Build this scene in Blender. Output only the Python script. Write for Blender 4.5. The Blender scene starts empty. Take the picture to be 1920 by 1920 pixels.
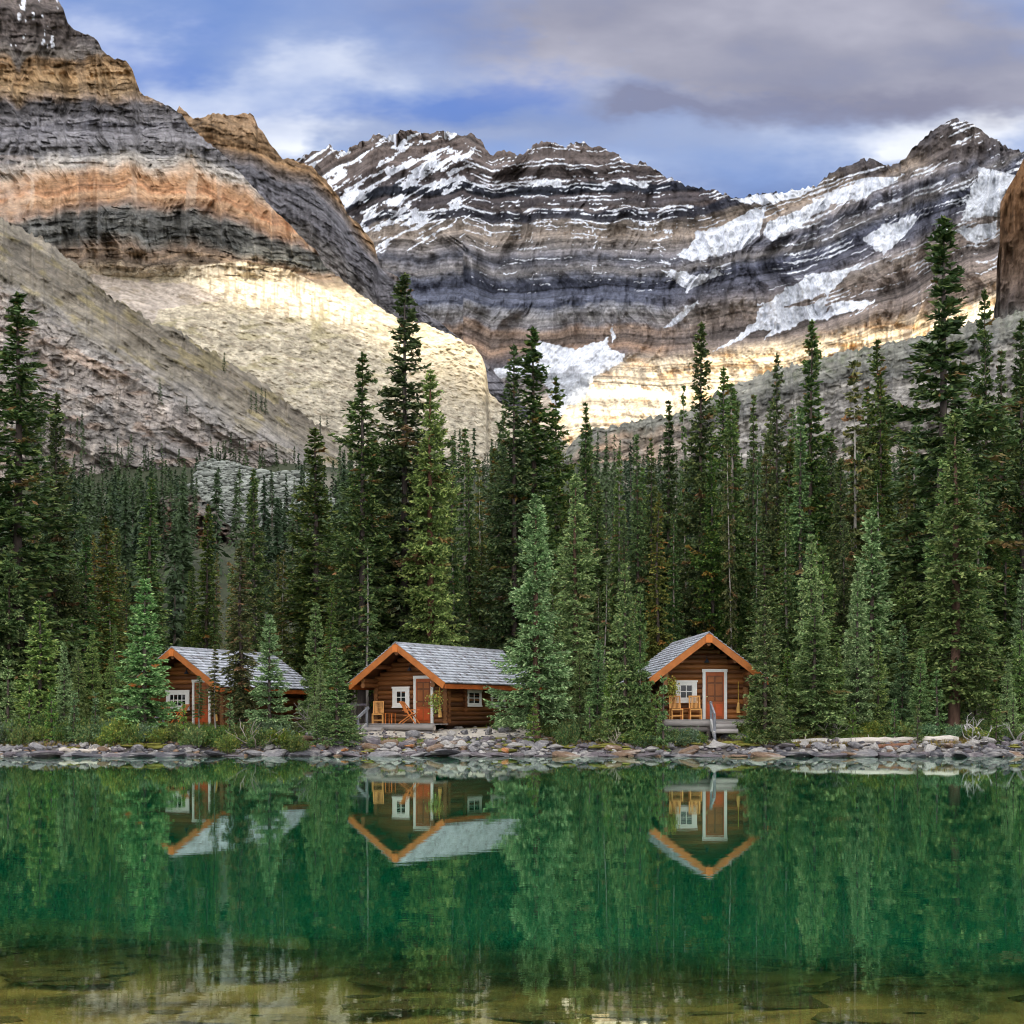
import bpy, math, numpy as np
from mathutils import Vector, Matrix
rad = math.radians
SC = bpy.context.scene
COL = SC.collection
# ------------------------------------------------------------------ camera, light, exposure
F = 2800.0; CX = 960.0; HY = 1345.0; CH = 1.6
cam_d = bpy.data.cameras.new("camera"); cam = bpy.data.objects.new("camera", cam_d); COL.objects.link(cam)
cam.location = (0, 0, CH); cam.rotation_euler = (rad(90), 0, 0)
cam_d.sensor_width = 36; cam_d.lens = 36 * F / 1920; cam_d.shift_y = (HY - 960) / 1920
cam_d.clip_start = 0.1; cam_d.clip_end = 60000
SC.camera = cam
SC.view_settings.view_transform = 'Standard'; SC.view_settings.look = 'None'
SC.view_settings.exposure = 0.80; SC.view_settings.gamma = 1
SUN_EL, SUN_AZ = 40.0, 14.0          # sun behind the camera, a little to the right
SV = np.array([math.sin(rad(SUN_AZ)) * math.cos(rad(SUN_EL)), -math.cos(rad(SUN_AZ)) * math.cos(rad(SUN_EL)), math.sin(rad(SUN_EL))])
sd = bpy.data.lights.new("sun", 'SUN'); sun = bpy.data.objects.new("sun", sd); COL.objects.link(sun)
sd.energy = 3.8; sd.angle = rad(0.9); sd.color = (1.0, 0.90, 0.71)
sun.rotation_euler = Vector(SV).to_track_quat('Z', 'Y').to_euler()
SC.cycles.max_bounces = 8; SC.cycles.transparent_max_bounces = 8
SC.cycles.diffuse_bounces = 3; SC.cycles.glossy_bounces = 3; SC.cycles.transmission_bounces = 4
SC.cycles.pixel_filter_type = 'BLACKMAN_HARRIS'; SC.cycles.filter_width = 1.05
SC.cycles.use_denoising = True
try: SC.cycles.denoiser = 'OPENIMAGEDENOISE'
except Exception: pass
SC.cycles.caustics_reflective = False; SC.cycles.caustics_refractive = False

class NT:
    """small node-tree helper"""
    def __init__(s, tree): s.t = tree; tree.nodes.clear()
    def n(s, typ, **kw):
        nd = s.t.nodes.new(typ)
        for k, v in kw.items():
            if k.startswith('i_'):
                key = k[2:]
                key = int(key) if key.isdigit() else key.replace('_', ' ')
                s.set(nd.inputs[key], v)
            else: setattr(nd, k, v)
        return nd
    def set(s, inp, v):
        if isinstance(v, bpy.types.NodeSocket): s.t.links.new(v, inp)
        else:
            if inp.type == 'RGBA' and len(v) == 3: v = (*v, 1)
            inp.default_value = v
    def m(s, op, a, b=None, c=None, clamp=False):
        nd = s.t.nodes.new('ShaderNodeMath'); nd.operation = op; nd.use_clamp = clamp
        s.set(nd.inputs[0], a)
        if b is not None: s.set(nd.inputs[1], b)
        if c is not None: s.set(nd.inputs[2], c)
        return nd.outputs[0]
    def mix(s, f, a, b, bt='MIX'):
        nd = s.t.nodes.new('ShaderNodeMix'); nd.data_type = 'RGBA'; nd.blend_type = bt
        s.set(nd.inputs[0], f); s.set(nd.inputs[6], a); s.set(nd.inputs[7], b)
        return nd.outputs[2]
    def ramp(s, v, lo, hi, a=0.0, b=1.0, smooth=True):
        nd = s.t.nodes.new('ShaderNodeMapRange'); nd.interpolation_type = 'SMOOTHSTEP' if smooth else 'LINEAR'
        s.set(nd.inputs[0], v); s.set(nd.inputs[1], lo); s.set(nd.inputs[2], hi); s.set(nd.inputs[3], a); s.set(nd.inputs[4], b)
        return nd.outputs[0]
    def noise(s, vec, scale, detail=4, rough=.55, out=0):
        nd = s.t.nodes.new('ShaderNodeTexNoise'); s.set(nd.inputs['Vector'], vec); s.set(nd.inputs['Scale'], scale)
        nd.inputs['Detail'].default_value = detail; nd.inputs['Roughness'].default_value = rough
        return nd.outputs[out]

# ------------------------------------------------------------------ world: sky with soft cloud
W = bpy.data.worlds.new("World"); SC.world = W; W.use_nodes = True
T = NT(W.node_tree)
sky = T.n('ShaderNodeTexSky'); sky.sky_type = 'NISHITA'; sky.sun_disc = False
sky.sun_elevation = rad(SUN_EL); sky.sun_rotation = rad(180 - SUN_AZ); sky.altitude = 2000; sky.air_density = 1.0; sky.dust_density = 0.6; sky.ozone_density = 1.5
tc = T.n('ShaderNodeTexCoord').outputs['Generated']
sx = T.n('ShaderNodeSeparateXYZ', i_0=tc)
X, Y, Z = sx.outputs
ya = T.m('MAXIMUM', T.m('ABSOLUTE', Y), .05)
U0 = T.m('DIVIDE', X, ya); V0 = T.m('DIVIDE', Z, ya)
# clouds drift apart towards the zenith; blobs are placed by direction, edges torn by noise
cv = T.n('ShaderNodeCombineXYZ', i_0=U0, i_1=T.m('MULTIPLY', V0, 2.2), i_2=0.0).outputs[0]
wn = T.n('ShaderNodeSeparateColor', i_0=T.noise(cv, 3.2, 6, .6, 1)).outputs
U1 = T.m('ADD', U0, T.m('MULTIPLY', T.m('SUBTRACT', wn[0], .5), .34))
V1 = T.m('ADD', V0, T.m('MULTIPLY', T.m('SUBTRACT', wn[1], .5), .16))
def blob(px, py, sxp, syp, warp=True):
    u, v = (px - CX) / F, (HY - py) / F
    a = T.m('DIVIDE', T.m('SUBTRACT', U1, u), sxp / F); b = T.m('DIVIDE', T.m('SUBTRACT', V1, v), syp / F)
    d = T.m('ADD', T.m('MULTIPLY', a, a), T.m('MULTIPLY', b, b))
    return T.m('POWER', 2.718, T.m('MULTIPLY', d, -1.0))
def mx(*a):
    r = a[0]
    for k in a[1:]: r = T.m('ADD', r, k, clamp=True)
    return r
nz1 = T.noise(cv, 5.0, 5, .52); nz2 = T.noise(cv, 2.1, 5, .5)
base = T.mix(1.0, sky.outputs[0], (0.085, 0.085, 0.100), 'MULTIPLY')
blue = T.mix(T.ramp(V0, .30, .55), (.105, .185, .40), (.075, .150, .385))
base = T.mix(.72, base, blue)
thin = T.ramp(T.m('ADD', T.m('MULTIPLY', nz1, .42), T.m('MULTIPLY', nz2, .68)), .38, .72)
c = T.mix(T.m('MULTIPLY', thin, .85), base, (.27, .325, .45))
c = T.mix(T.m('MULTIPLY', mx(blob(740, 150, 190, 60), blob(980, 130, 170, 50), blob(250, 60, 120, 50)), .85), c, (.062, .135, .38))
c = T.mix(T.m('MULTIPLY', mx(blob(1400, 335, 230, 42), blob(1000, 215, 330, 45)), .75), c, (.115, .165, .315))
c = T.mix(T.m('MULTIPLY', mx(blob(1280, 225, 280, 45), blob(870, 235, 150, 28), blob(620, 220, 160, 50)), .55), c, (.235, .275, .39))
white = mx(blob(520, 205, 90, 50), blob(530, 270, 60, 45), blob(1700, 235, 160, 50), blob(1640, 290, 60, 30), blob(1880, 200, 110, 40), T.m('MULTIPLY', blob(380, 150, 150, 55), .6), T.m('MULTIPLY', blob(570, 60, 130, 34), .55), T.m('MULTIPLY', blob(1180, 320, 110, 40), .35), T.m('MULTIPLY', blob(180, 40, 90, 40), .5), T.m('MULTIPLY', blob(430, 110, 150, 36), .5), T.m('MULTIPLY', blob(1250, 110, 120, 30), .25))
c = T.mix(T.m('MULTIPLY', white, T.ramp(nz1, .3, .58, .40, 1.0)), c, (.56, .585, .64))
grey = mx(blob(1540, 90, 450, 80), blob(1250, 50, 280, 60), blob(1780, 120, 250, 65), blob(1400, 0, 560, 70))
c = T.mix(T.m('MULTIPLY', grey, T.ramp(nz1, .25, .5, .72, .95)), c, T.mix(T.ramp(T.m('ADD', T.m('MULTIPLY', nz2, .6), T.m('MULTIPLY', nz1, .4)), .40, .62), (.185, .187, .24), (.36, .355, .41)))
c = T.mix(T.m('MULTIPLY', mx(blob(1640, 160, 280, 34), blob(1300, 165, 140, 24)), .75), c, (.135, .14, .205))
# overhead and behind the camera: an even bright overcast
up = T.ramp(Z, .42, .70)
behind = T.ramp(Y, .10, -.25)
ov = mx(up, behind)
c = T.mix(ov, c, T.mix(nz2, (1.05, 1.08, 1.18), (1.5, 1.48, 1.48)))
bgn = T.n('ShaderNodeBackground', i_0=c, i_1=1.0)
T.n('ShaderNodeOutputWorld', i_0=bgn.outputs[0])
WORLD_STRENGTH = 1.0
bgn.inputs[1].default_value = WORLD_STRENGTH

# ------------------------------------------------------------------ numeric helpers
def hsh(ix, iy, seed):
    h = (ix.astype(np.int64) * 374761393 + iy.astype(np.int64) * 668265263 + seed * 1274126177) & 0xffffffff
    h = ((h ^ (h >> 13)) * 1274126177) & 0xffffffff
    h = ((h ^ (h >> 16)) * 2246822519) & 0xffffffff
    return ((h >> 8) & 0xffff) / 32767.5 - 1.0
def vn(x, y, seed=0):
    x = np.asarray(x, float); y = np.asarray(y, float) + 0 * x; x = x + 0 * y
    ix = np.floor(x); iy = np.floor(y); fx = x - ix; fy = y - iy
    fx = fx * fx * fx * (fx * (fx * 6 - 15) + 10); fy = fy * fy * fy * (fy * (fy * 6 - 15) + 10)
    a = hsh(ix, iy, seed); b = hsh(ix + 1, iy, seed); c = hsh(ix, iy + 1, seed); d = hsh(ix + 1, iy + 1, seed)
    return (a + (b - a) * fx) * (1 - fy) + (c + (d - c) * fx) * fy
def fbm(x, y, seed=0, o=5, g=.5):
    r = 0; a = 1; s = 0
    for k in range(o):
        r = r + a * vn(x * 2 ** k + 17.3 * k, y * 2 ** k - 9.1 * k, seed + k); s += a; a *= g
    return r / s * 1.6
def ridged(x, y, seed=0, o=5, g=.5):
    r = 0; a = 1; s = 0
    for k in range(o):
        r = r + a * (1 - 2 * np.abs(vn(x * 2 ** k + 7.7 * k, y * 2 ** k + 3.3 * k, seed + k))); s += a; a *= g
    return r / s
def ss(a, b, x):
    t = np.clip((x - a) / (b - a), 0, 1); return t * t * (3 - 2 * t)
def lin(c):
    c = np.asarray(c, float) / 255.0
    return np.where(c <= .04045, c / 12.92, ((c + .055) / 1.055) ** 2.4)
def cramp(t, knots):
    ts = [k[0] for k in knots]; cs = np.array([lin(k[1]) for k in knots])
    return np.stack([np.interp(t, ts, cs[:, i]) for i in range(3)], -1)
def inpoly(px, py, poly):
    r = np.zeros(px.shape, bool); n = len(poly); j = n - 1
    for i in range(n):
        xi, yi = poly[i]; xj, yj = poly[j]
        if yi != yj:
            k = ((yi > py) != (yj > py)) & (px < (xj - xi) * (py - yi) / (yj - yi) + xi)
            r ^= k
        j = i
    return r
def mixc(a, b, f): return a + (b - a) * np.asarray(f)[..., None]

# ------------------------------------------------------------------ materials
def mat(name):
    m = bpy.data.materials.new(name); m.use_nodes = True
    return m, NT(m.node_tree)
def finish(t, bsdf, disp=None):
    t.n('ShaderNodeOutputMaterial', i_0=bsdf)
def attr_mat(name, rough=.9, nscale=1.0, namt=.25, bump=.0, bscale=8.0, objvar=0.0, trans=0.0, spec=.3, stretch=(1, 1, 1)):
    m, t = mat(name)
    c = t.n('ShaderNodeAttribute', attribute_name='Col').outputs[0]
    tcn = t.n('ShaderNodeTexCoord').outputs['Object']
    vec = t.n('ShaderNodeMapping', i_0=tcn, i_3=stretch).outputs[0]
    if namt:
        nz = t.noise(vec, nscale, 5, .6)
        g = t.ramp(nz, .3, .7, 1 - namt, 1 + namt, False)
        c = t.mix(1.0, c, t.n('ShaderNodeCombineColor', i_0=g, i_1=g, i_2=g).outputs[0], 'MULTIPLY')
    if objvar:
        r = t.n('ShaderNodeObjectInfo').outputs['Random']
        hs = t.n('ShaderNodeHueSaturation', i_Color=c, i_Hue=t.ramp(r, 0, 1, .5 - .026 * objvar, .5 + .016 * objvar, False), i_Value=t.ramp(t.m('FRACT', t.m('MULTIPLY', r, 7.3)), 0, 1, 1 - .30 * objvar, 1 + .35 * objvar, False), i_Saturation=t.ramp(t.m('FRACT', t.m('MULTIPLY', r, 13.7)), 0, 1, .78, 1.0, False))
        c = hs.outputs[0]
    kw = {}
    p = t.n('ShaderNodeBsdfPrincipled', i_Base_Color=c, i_Roughness=rough)
    p.inputs['Specular IOR Level'].default_value = spec
    if bump:
        b = t.n('ShaderNodeBump', i_Strength=1.0, i_Distance=bump, i_Height=t.noise(vec, bscale, 6, .6))
        t.set(p.inputs['Normal'], b.outputs[0])
    out = p.outputs[0]
    if trans:
        tr = t.n('ShaderNodeBsdfTranslucent', i_0=c)
        out = t.n('ShaderNodeMixShader', i_0=trans, i_1=out, i_2=tr.outputs[0]).outputs[0]
    finish(t, out)
    return m
def plain_mat(name, col, rough=.7, nscale=6.0, namt=.25, stretch=(1, 1, 1), spec=.3, bump=0, col2=None):
    m, t = mat(name)
    tcn = t.n('ShaderNodeTexCoord').outputs['Object']
    vec = t.n('ShaderNodeMapping', i_0=tcn, i_3=stretch).outputs[0]
    nz = t.noise(vec, nscale, 5, .6)
    c2 = col2 or tuple(x * (1 - 1.6 * namt) for x in col)
    c = t.mix(t.ramp(nz, .3, .7), col, c2)
    p = t.n('ShaderNodeBsdfPrincipled', i_Base_Color=c, i_Roughness=rough)
    p.inputs['Specular IOR Level'].default_value = spec
    if bump:
        b = t.n('ShaderNodeBump', i_Strength=1.0, i_Distance=bump, i_Height=nz); t.set(p.inputs['Normal'], b.outputs[0])
    finish(t, p.outputs[0])
    return m
M_ROCK = attr_mat('mountain_rock', .92, .16, .32, .6, .3, spec=.15)
M_GROUND = attr_mat('ground_soil', .95, 3.0, .3, .02, 9.0, spec=.2)
M_STONE = attr_mat('shore_stone', .85, 6.0, .3, .02, 12.0, objvar=.0, spec=.3)
M_LEAF = attr_mat('conifer_needles', .62, .9, .18, 0, objvar=.8, trans=.12, spec=.25)
M_GREEN = attr_mat('green_leaves', .6, 2.0, .2, 0, objvar=.8, trans=.28, spec=.25)
M_BARK = attr_mat('bark', .95, 5.0, .35, .02, 14.0, objvar=.5, spec=.1, stretch=(1, 1, .25))

# ------------------------------------------------------------------ mesh helpers
def npmesh(name, V, Fq, mats, col=None, smooth=False, uvs=None):
    me = bpy.data.meshes.new(name)
    V = np.ascontiguousarray(V, np.float32); Fq = np.ascontiguousarray(Fq, np.int32)
    k = Fq.shape[1]
    me.vertices.add(len(V)); me.vertices.foreach_set('co', V.ravel())
    me.loops.add(Fq.size); me.loops.foreach_set('vertex_index', Fq.ravel())
    me.polygons.add(len(Fq)); me.polygons.foreach_set('loop_start', np.arange(0, Fq.size, k, dtype=np.int32))
    try: me.polygons.foreach_set('loop_total', np.full(len(Fq), k, np.int32))
    except Exception: pass
    if smooth: me.polygons.foreach_set('use_smooth', np.ones(len(Fq), bool))
    me.update(calc_edges=True)
    if col is not None:
        a = me.color_attributes.new('Col', 'FLOAT_COLOR', 'POINT')
        c4 = np.ones((len(V), 4), np.float32); c4[:, :3] = col; a.data.foreach_set('color', c4.ravel())
    for m in (mats if isinstance(mats, (list, tuple)) else [mats]): me.materials.append(m)
    return me
def gridmesh(name, P, m, col=None, smooth=True):
    r, c, _ = P.shape
    i = np.arange(r * c).reshape(r, c)
    Fq = np.stack([i[:-1, :-1], i[:-1, 1:], i[1:, 1:], i[1:, :-1]], -1).reshape(-1, 4)
    return npmesh(name, P.reshape(-1, 3), Fq, m, None if col is None else np.clip(col.reshape(-1, 3), .004, .95), smooth)
def link(name, me, parent=None, loc=None, rot=None):
    o = bpy.data.objects.new(name, me); COL.objects.link(o)
    if parent: o.parent = parent
    if loc is not None: o.location = loc
    if rot is not None: o.rotation_euler = rot
    return o
def tag(o, label=None, cat=None, group=None, kind=None):
    if label: o['label'] = label
    if cat: o['category'] = cat
    if group: o['group'] = group
    if kind: o['kind'] = kind
    return o
def root(name, loc, rz=0, label=None, cat=None, group=None):
    o = bpy.data.objects.new(name, None); COL.objects.link(o); o.location = loc; o.rotation_euler = (0, 0, rz)
    o.empty_display_size = .2
    return tag(o, label, cat, group)
def wpt(px, py, D): return ((px - CX) / F * D, D, CH + (HY - py) / F * D)
class MB:
    """collects boxes, tubes and quads into one mesh with a colour attribute"""
    def __init__(s): s.v = []; s.f = []; s.c = []; s.n = 0
    def add(s, v, f, c):
        v = np.asarray(v, float); s.v.append(v)
        for q in f: s.f.append(tuple(i + s.n for i in q))
        s.c.append(np.tile(np.asarray(c, float), (len(v), 1)) if np.ndim(c) == 1 else np.asarray(c)); s.n += len(v)
        return s
    def box(s, lo, hi, c=(.5, .5, .5), M=None, bev=0.0):
        x0, y0, z0 = lo; x1, y1, z1 = hi
        if bev:
            b = min(bev, abs(x1 - x0) * .4, abs(y1 - y0) * .4, abs(z1 - z0) * .4)
            v = []
            for (sx_, sy_, sz_) in [(a, b_, c_) for a in (0, 1) for b_ in (0, 1) for c_ in (0, 1)]:
                X_ = x1 if sx_ else x0; Y_ = y1 if sy_ else y0; Z_ = z1 if sz_ else z0
                dx = -b if sx_ else b; dy = -b if sy_ else b; dz = -b if sz_ else b
                v += [(X_, Y_ + dy, Z_ + dz), (X_ + dx, Y_, Z_ + dz), (X_ + dx, Y_ + dy, Z_)]
            v = np.array(v)
            def I(a, b_, c_, k): return (a * 4 + b_ * 2 + c_) * 3 + k
            f = []
            for a in (0, 1): q = [I(a, 0, 0, 0), I(a, 1, 0, 0), I(a, 1, 1, 0), I(a, 0, 1, 0)]; f.append(q if a else q[::-1])
            for a in (0, 1): q = [I(0, a, 0, 1), I(0, a, 1, 1), I(1, a, 1, 1), I(1, a, 0, 1)]; f.append(q if a else q[::-1])
            for a in (0, 1): q = [I(0, 0, a, 2), I(1, 0, a, 2), I(1, 1, a, 2), I(0, 1, a, 2)]; f.append(q if a else q[::-1])
            for p in (0, 1):
                for q in (0, 1):
                    f.append([I(0, p, q, 1), I(1, p, q, 1), I(1, p, q, 2), I(0, p, q, 2)])
                    f.append([I(p, 0, q, 0), I(p, 1, q, 0), I(p, 1, q, 2), I(p, 0, q, 2)])
                    f.append([I(p, q, 0, 0), I(p, q, 1, 0), I(p, q, 1, 1), I(p, q, 0, 1)])
            for a in (0, 1):
                for b_ in (0, 1):
                    for c_ in (0, 1): f.append([I(a, b_, c_, 0), I(a, b_, c_, 1), I(a, b_, c_, 2)])
        else:
            v = np.array([(x0, y0, z0), (x1, y0, z0), (x1, y1, z0), (x0, y1, z0), (x0, y0, z1), (x1, y0, z1), (x1, y1, z1), (x0, y1, z1)], float)
            f = [(0, 3, 2, 1), (4, 5, 6, 7), (0, 1, 5, 4), (1, 2, 6, 5), (2, 3, 7, 6), (3, 0, 4, 7)]
        if M is not None: v = np.array([M @ Vector(p) for p in v])
        return s.add(v, f, c)
    def tube(s, pts, rs, c=(.5, .5, .5), k=8, caps=True, jit=0.0, rng=None, capc=None):
        pts = np.asarray(pts, float); n = len(pts); rs = np.broadcast_to(rs, (n,))
        d = np.gradient(pts, axis=0); d /= np.linalg.norm(d, axis=1)[:, None] + 1e-9
        ref = np.array([0, 0, 1.0]) if abs(d[0][2]) < .9 else np.array([1.0, 0, 0])
        a = np.cross(d, ref); a /= np.linalg.norm(a, axis=1)[:, None] + 1e-9; b = np.cross(d, a)
        th = np.linspace(0, 2 * np.pi, k, endpoint=False)
        R = rs[:, None] * (1 + (rng.uniform(-jit, jit, (n, k)) if jit else 0))
        v = pts[:, None] + R[..., None] * (np.cos(th)[None, :, None] * a[:, None] + np.sin(th)[None, :, None] * b[:, None])
        v = v.reshape(-1, 3); f = []
        for i in range(n - 1):
            for j in range(k):
                f.append((i * k + j, i * k + (j + 1) % k, (i + 1) * k + (j + 1) % k, (i + 1) * k + j))
        s.add(v, f, c)
        if caps:
            cc_ = c if capc is None else capc
            s.add(v[:k], [tuple(range(k))[::-1]], cc_); s.add(v[-k:], [tuple(range(k))], cc_)
        return s
    def bar(s, a, b, w, h, c=(.5, .5, .5), up=(0, 0, 1)):
        a = Vector(a); b = Vector(b); d = (b - a); L = d.length; d.normalize(); u = Vector(up)
        x = d.cross(u)
        if x.length < 1e-4: x = d.cross(Vector((0, 1, 0)))
        x.normalize(); u = x.cross(d)
        M = Matrix(((x.x, d.x, u.x, a.x), (x.y, d.y, u.y, a.y), (x.z, d.z, u.z, a.z), (0, 0, 0, 1)))
        return s.box((-w / 2, 0, -h / 2), (w / 2, L, h / 2), c, M)
    def mesh(s, name, m, smooth=False):
        me = bpy.data.meshes.new(name); me.from_pydata(np.concatenate(s.v).tolist(), [], s.f); me.update()
        a = me.color_attributes.new('Col', 'FLOAT_COLOR', 'POINT'); c = np.concatenate(s.c)
        c4 = np.ones((len(c), 4), np.float32); c4[:, :3] = c; a.data.foreach_set('color', c4.ravel())
        me.materials.append(m)
        if smooth: me.polygons.foreach_set('use_smooth', np.ones(len(me.polygons), bool))
        return me
    def build(s, name, m, parent=None, smooth=False, loc=None, rot=None):
        return link(name, s.mesh(name, m, smooth), parent, loc, rot)

# ------------------------------------------------------------------ terrain
def shore_y(x): return 61.3 + .55 * vn(x * .13, 3.1, 5) + .28 * vn(x * .5, 1.7, 6) + np.where(x < -13, -.4, 0)
def ground(x, y):
    x = np.asarray(x, float); y = np.asarray(y, float)
    d = y - shore_y(x)
    near = np.interp(y, [-4000, -40, -6, 0.5, 3.0, 6, 9, 12, 16, 19, 22, 28, 60], [60, 4, .9, .10, -.12, -.20, -.25, -.29, -.36, -.7, -1.8, -4.5, -6])
    near = near + .0 * x
    bank = np.interp(d, [-30, -8, -2, 0, 1.0, 2.2, 3.4, 5.5, 12, 40, 90, 400, 1500, 6000], [-6, -3.2, -.9, -.03, .34, .66, .74, .98, 1.15, 2.2, 12, 72, 260, 1200])
    w = ss(25, 40, y)
    z = near * (1 - w) + bank * w
    land = ss(.5, 4, d)
    z = z + land * (.12 * fbm(x * .22, y * .22, 11, 3) + ss(20, 60, d) * 2.5 * fbm(x * .03, y * .03, 12, 4) + ss(120, 400, d) * 9 * fbm(x * .008, y * .008, 13, 4))
    z = z + (1 - w) * .05 * fbm(x * .8, y * .8, 14, 4) * (y < 25)
    side = ss(220, 420, np.abs(x)) * (y < 61) * (y > 0)
    return z + side * 12
def gz(x, y): return float(ground(np.array([x]), np.array([y]))[0])
def build_terrain():
    xs = np.concatenate([-np.geomspace(60, 9000, 60)[::-1], np.linspace(-58, 58, 330), np.geomspace(60, 9000, 60)])
    ys = np.concatenate([-np.geomspace(8, 9000, 34)[::-1], np.linspace(-6, 20, 200), np.linspace(20.6, 58, 25), np.linspace(58.6, 72, 110), np.linspace(72.8, 130, 70), np.geomspace(132, 9000, 110)])
    Xg, Yg = np.meshgrid(xs, ys); Zg = ground(Xg, Yg)
    far = ss(1500, 5000, np.hypot(Xg, Yg)); Zg = Zg * (1 - far) + 120 * far * (Yg > 0) + 20 * far
    # flat bedded slabs of the near lake bed
    near = ((Yg < 19) & (Yg > -6)).astype(float)
    bed = vn(Xg * .35 + Yg * .25 + .5 * vn(Xg * .7, Yg * .9, 3), Yg * 1.3 + .35 * Xg, 21)
    step = np.floor(bed * 3.2) / 3.2 - bed * .4
    Zg = Zg + near * .09 * step * ss(-1, 3, Yg)
    d = Yg - shore_y(Xg)
    n1 = fbm(Xg * .35, Yg * .35, 31, 4); n2 = fbm(Xg * 1.3, Yg * 1.3, 32, 3)
    c = np.zeros(Xg.shape + (3,)) + lin((72, 66, 50))
    c = mixc(c, lin((88, 98, 46)), ss(-.1, .6, n1))
    c = mixc(c, lin((140, 125, 60)), ss(.2, .8, n2) * .6)
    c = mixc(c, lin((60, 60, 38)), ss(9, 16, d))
    path = ss(2.3, 2.9, d) * (1 - ss(5.2, 6.4, d)) * ss(-9.5, -7.5, Xg) * (1 - ss(2.0, 3.4, Xg))
    path = np.maximum(path, ss(2.2, 3.0, d) * (1 - ss(4.2, 5.2, d)) * ss(4.8, 6, Xg) * (1 - ss(9.6, 10.8, Xg)))
    c = mixc(c, lin((188, 180, 168)) * (1 + .15 * n2[..., None]), path)
    c = mixc(c, lin((105, 100, 96)), (1 - ss(.9, 1.9, d)) * (d > -8))
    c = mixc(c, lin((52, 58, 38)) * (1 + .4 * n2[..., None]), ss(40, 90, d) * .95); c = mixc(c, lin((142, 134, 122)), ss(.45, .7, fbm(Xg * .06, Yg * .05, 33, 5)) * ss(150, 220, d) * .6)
    bc = mixc(np.zeros(Xg.shape + (3,)) + lin((212, 192, 134)), lin((146, 134, 88)), ss(-.3, .5, n1))
    bc = mixc(bc, lin((58, 54, 34)), (np.abs(bed * 3.2 - np.round(bed * 3.2)) < .10) * .8)
    bc = mixc(bc, lin((28, 66, 42)), ss(17, 24, Yg))
    c = mixc(c, bc, (Yg < 40).astype(float) * (1 - ss(.1, .3, Zg)))
    o = link('ground', gridmesh('ground', np.stack([Xg, Yg, Zg], -1), M_GROUND, c)); tag(o, kind='structure')
build_terrain()

# water
def build_water():
    m, t = mat('lake_water')
    geo = t.n('ShaderNodeNewGeometry').outputs['Position']
    s = t.n('ShaderNodeSeparateXYZ', i_0=geo).outputs
    v1 = t.n('ShaderNodeMapping', i_0=geo, i_3=(1.0, 2.2, 1)).outputs[0]
    h = t.m('ADD', t.m('MULTIPLY', t.noise(v1, .9, 3, .5), 1.0), t.m('MULTIPLY', t.noise(v1, 5.0, 3, .5), .22))
    b = t.n('ShaderNodeBump', i_Strength=1.0, i_Distance=WAVE, i_Height=h)
    # depth where the bed falls away (follows the bed shape), murky emerald body of the water
    e = t.m('ADD', s[1], t.m('MULTIPLY', s[0], .22)); e = t.m('ADD', e, t.m('MULTIPLY', t.m('SUBTRACT', t.noise(geo, .7, 4, .5), .5), 1.6))
    deep = t.ramp(e, 8.6, 12.0)
    shore = t.ramp(s[1], 61.5, 58.0)
    deep = t.m('MULTIPLY', deep, shore)
    murk = t.n('ShaderNodeBsdfDiffuse', i_0=(.001, .080, .031))
    clear = t.n('ShaderNodeBsdfTransparent', i_0=t.mix(deep, (.90, .87, .60), (.10, .42, .26)))
    body = t.n('ShaderNodeMixShader', i_0=t.ramp(deep, 0, 1, .10, .93), i_1=clear.outputs[0], i_2=murk.outputs[0]).outputs[0]
    gl = t.n('ShaderNodeBsdfGlossy', i_0=(.86, 1.0, .90), i_1=.010); t.set(gl.inputs['Normal'], b.outputs[0])
    gi = t.n('ShaderNodeNewGeometry'); dt = t.n('ShaderNodeVectorMath', operation='DOT_PRODUCT'); t.set(dt.inputs[0], b.outputs[0]); t.set(dt.inputs[1], gi.outputs['Incoming'])
    ca = t.m('SUBTRACT', 1.0, t.m('ABSOLUTE', dt.outputs['Value']), clamp=True)
    frv = t.m('ADD', .03, t.m('MULTIPLY', .95, t.m('POWER', ca, 4.2)))
    out = t.n('ShaderNodeMixShader', i_0=frv, i_1=body, i_2=gl.outputs[0]).outputs[0]
    finish(t, out)
    xs = np.concatenate([[-500, -200], np.linspace(-60, 60, 60), [200, 500]]); ys = np.linspace(-30, 70, 60)
    Xg, Yg = np.meshgrid(xs, ys)
    o = link('lake_water', gridmesh('lake_water', np.stack([Xg, Yg, Xg * 0], -1), m)); tag(o, kind='structure')
WAVE = .00055
build_water()

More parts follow.
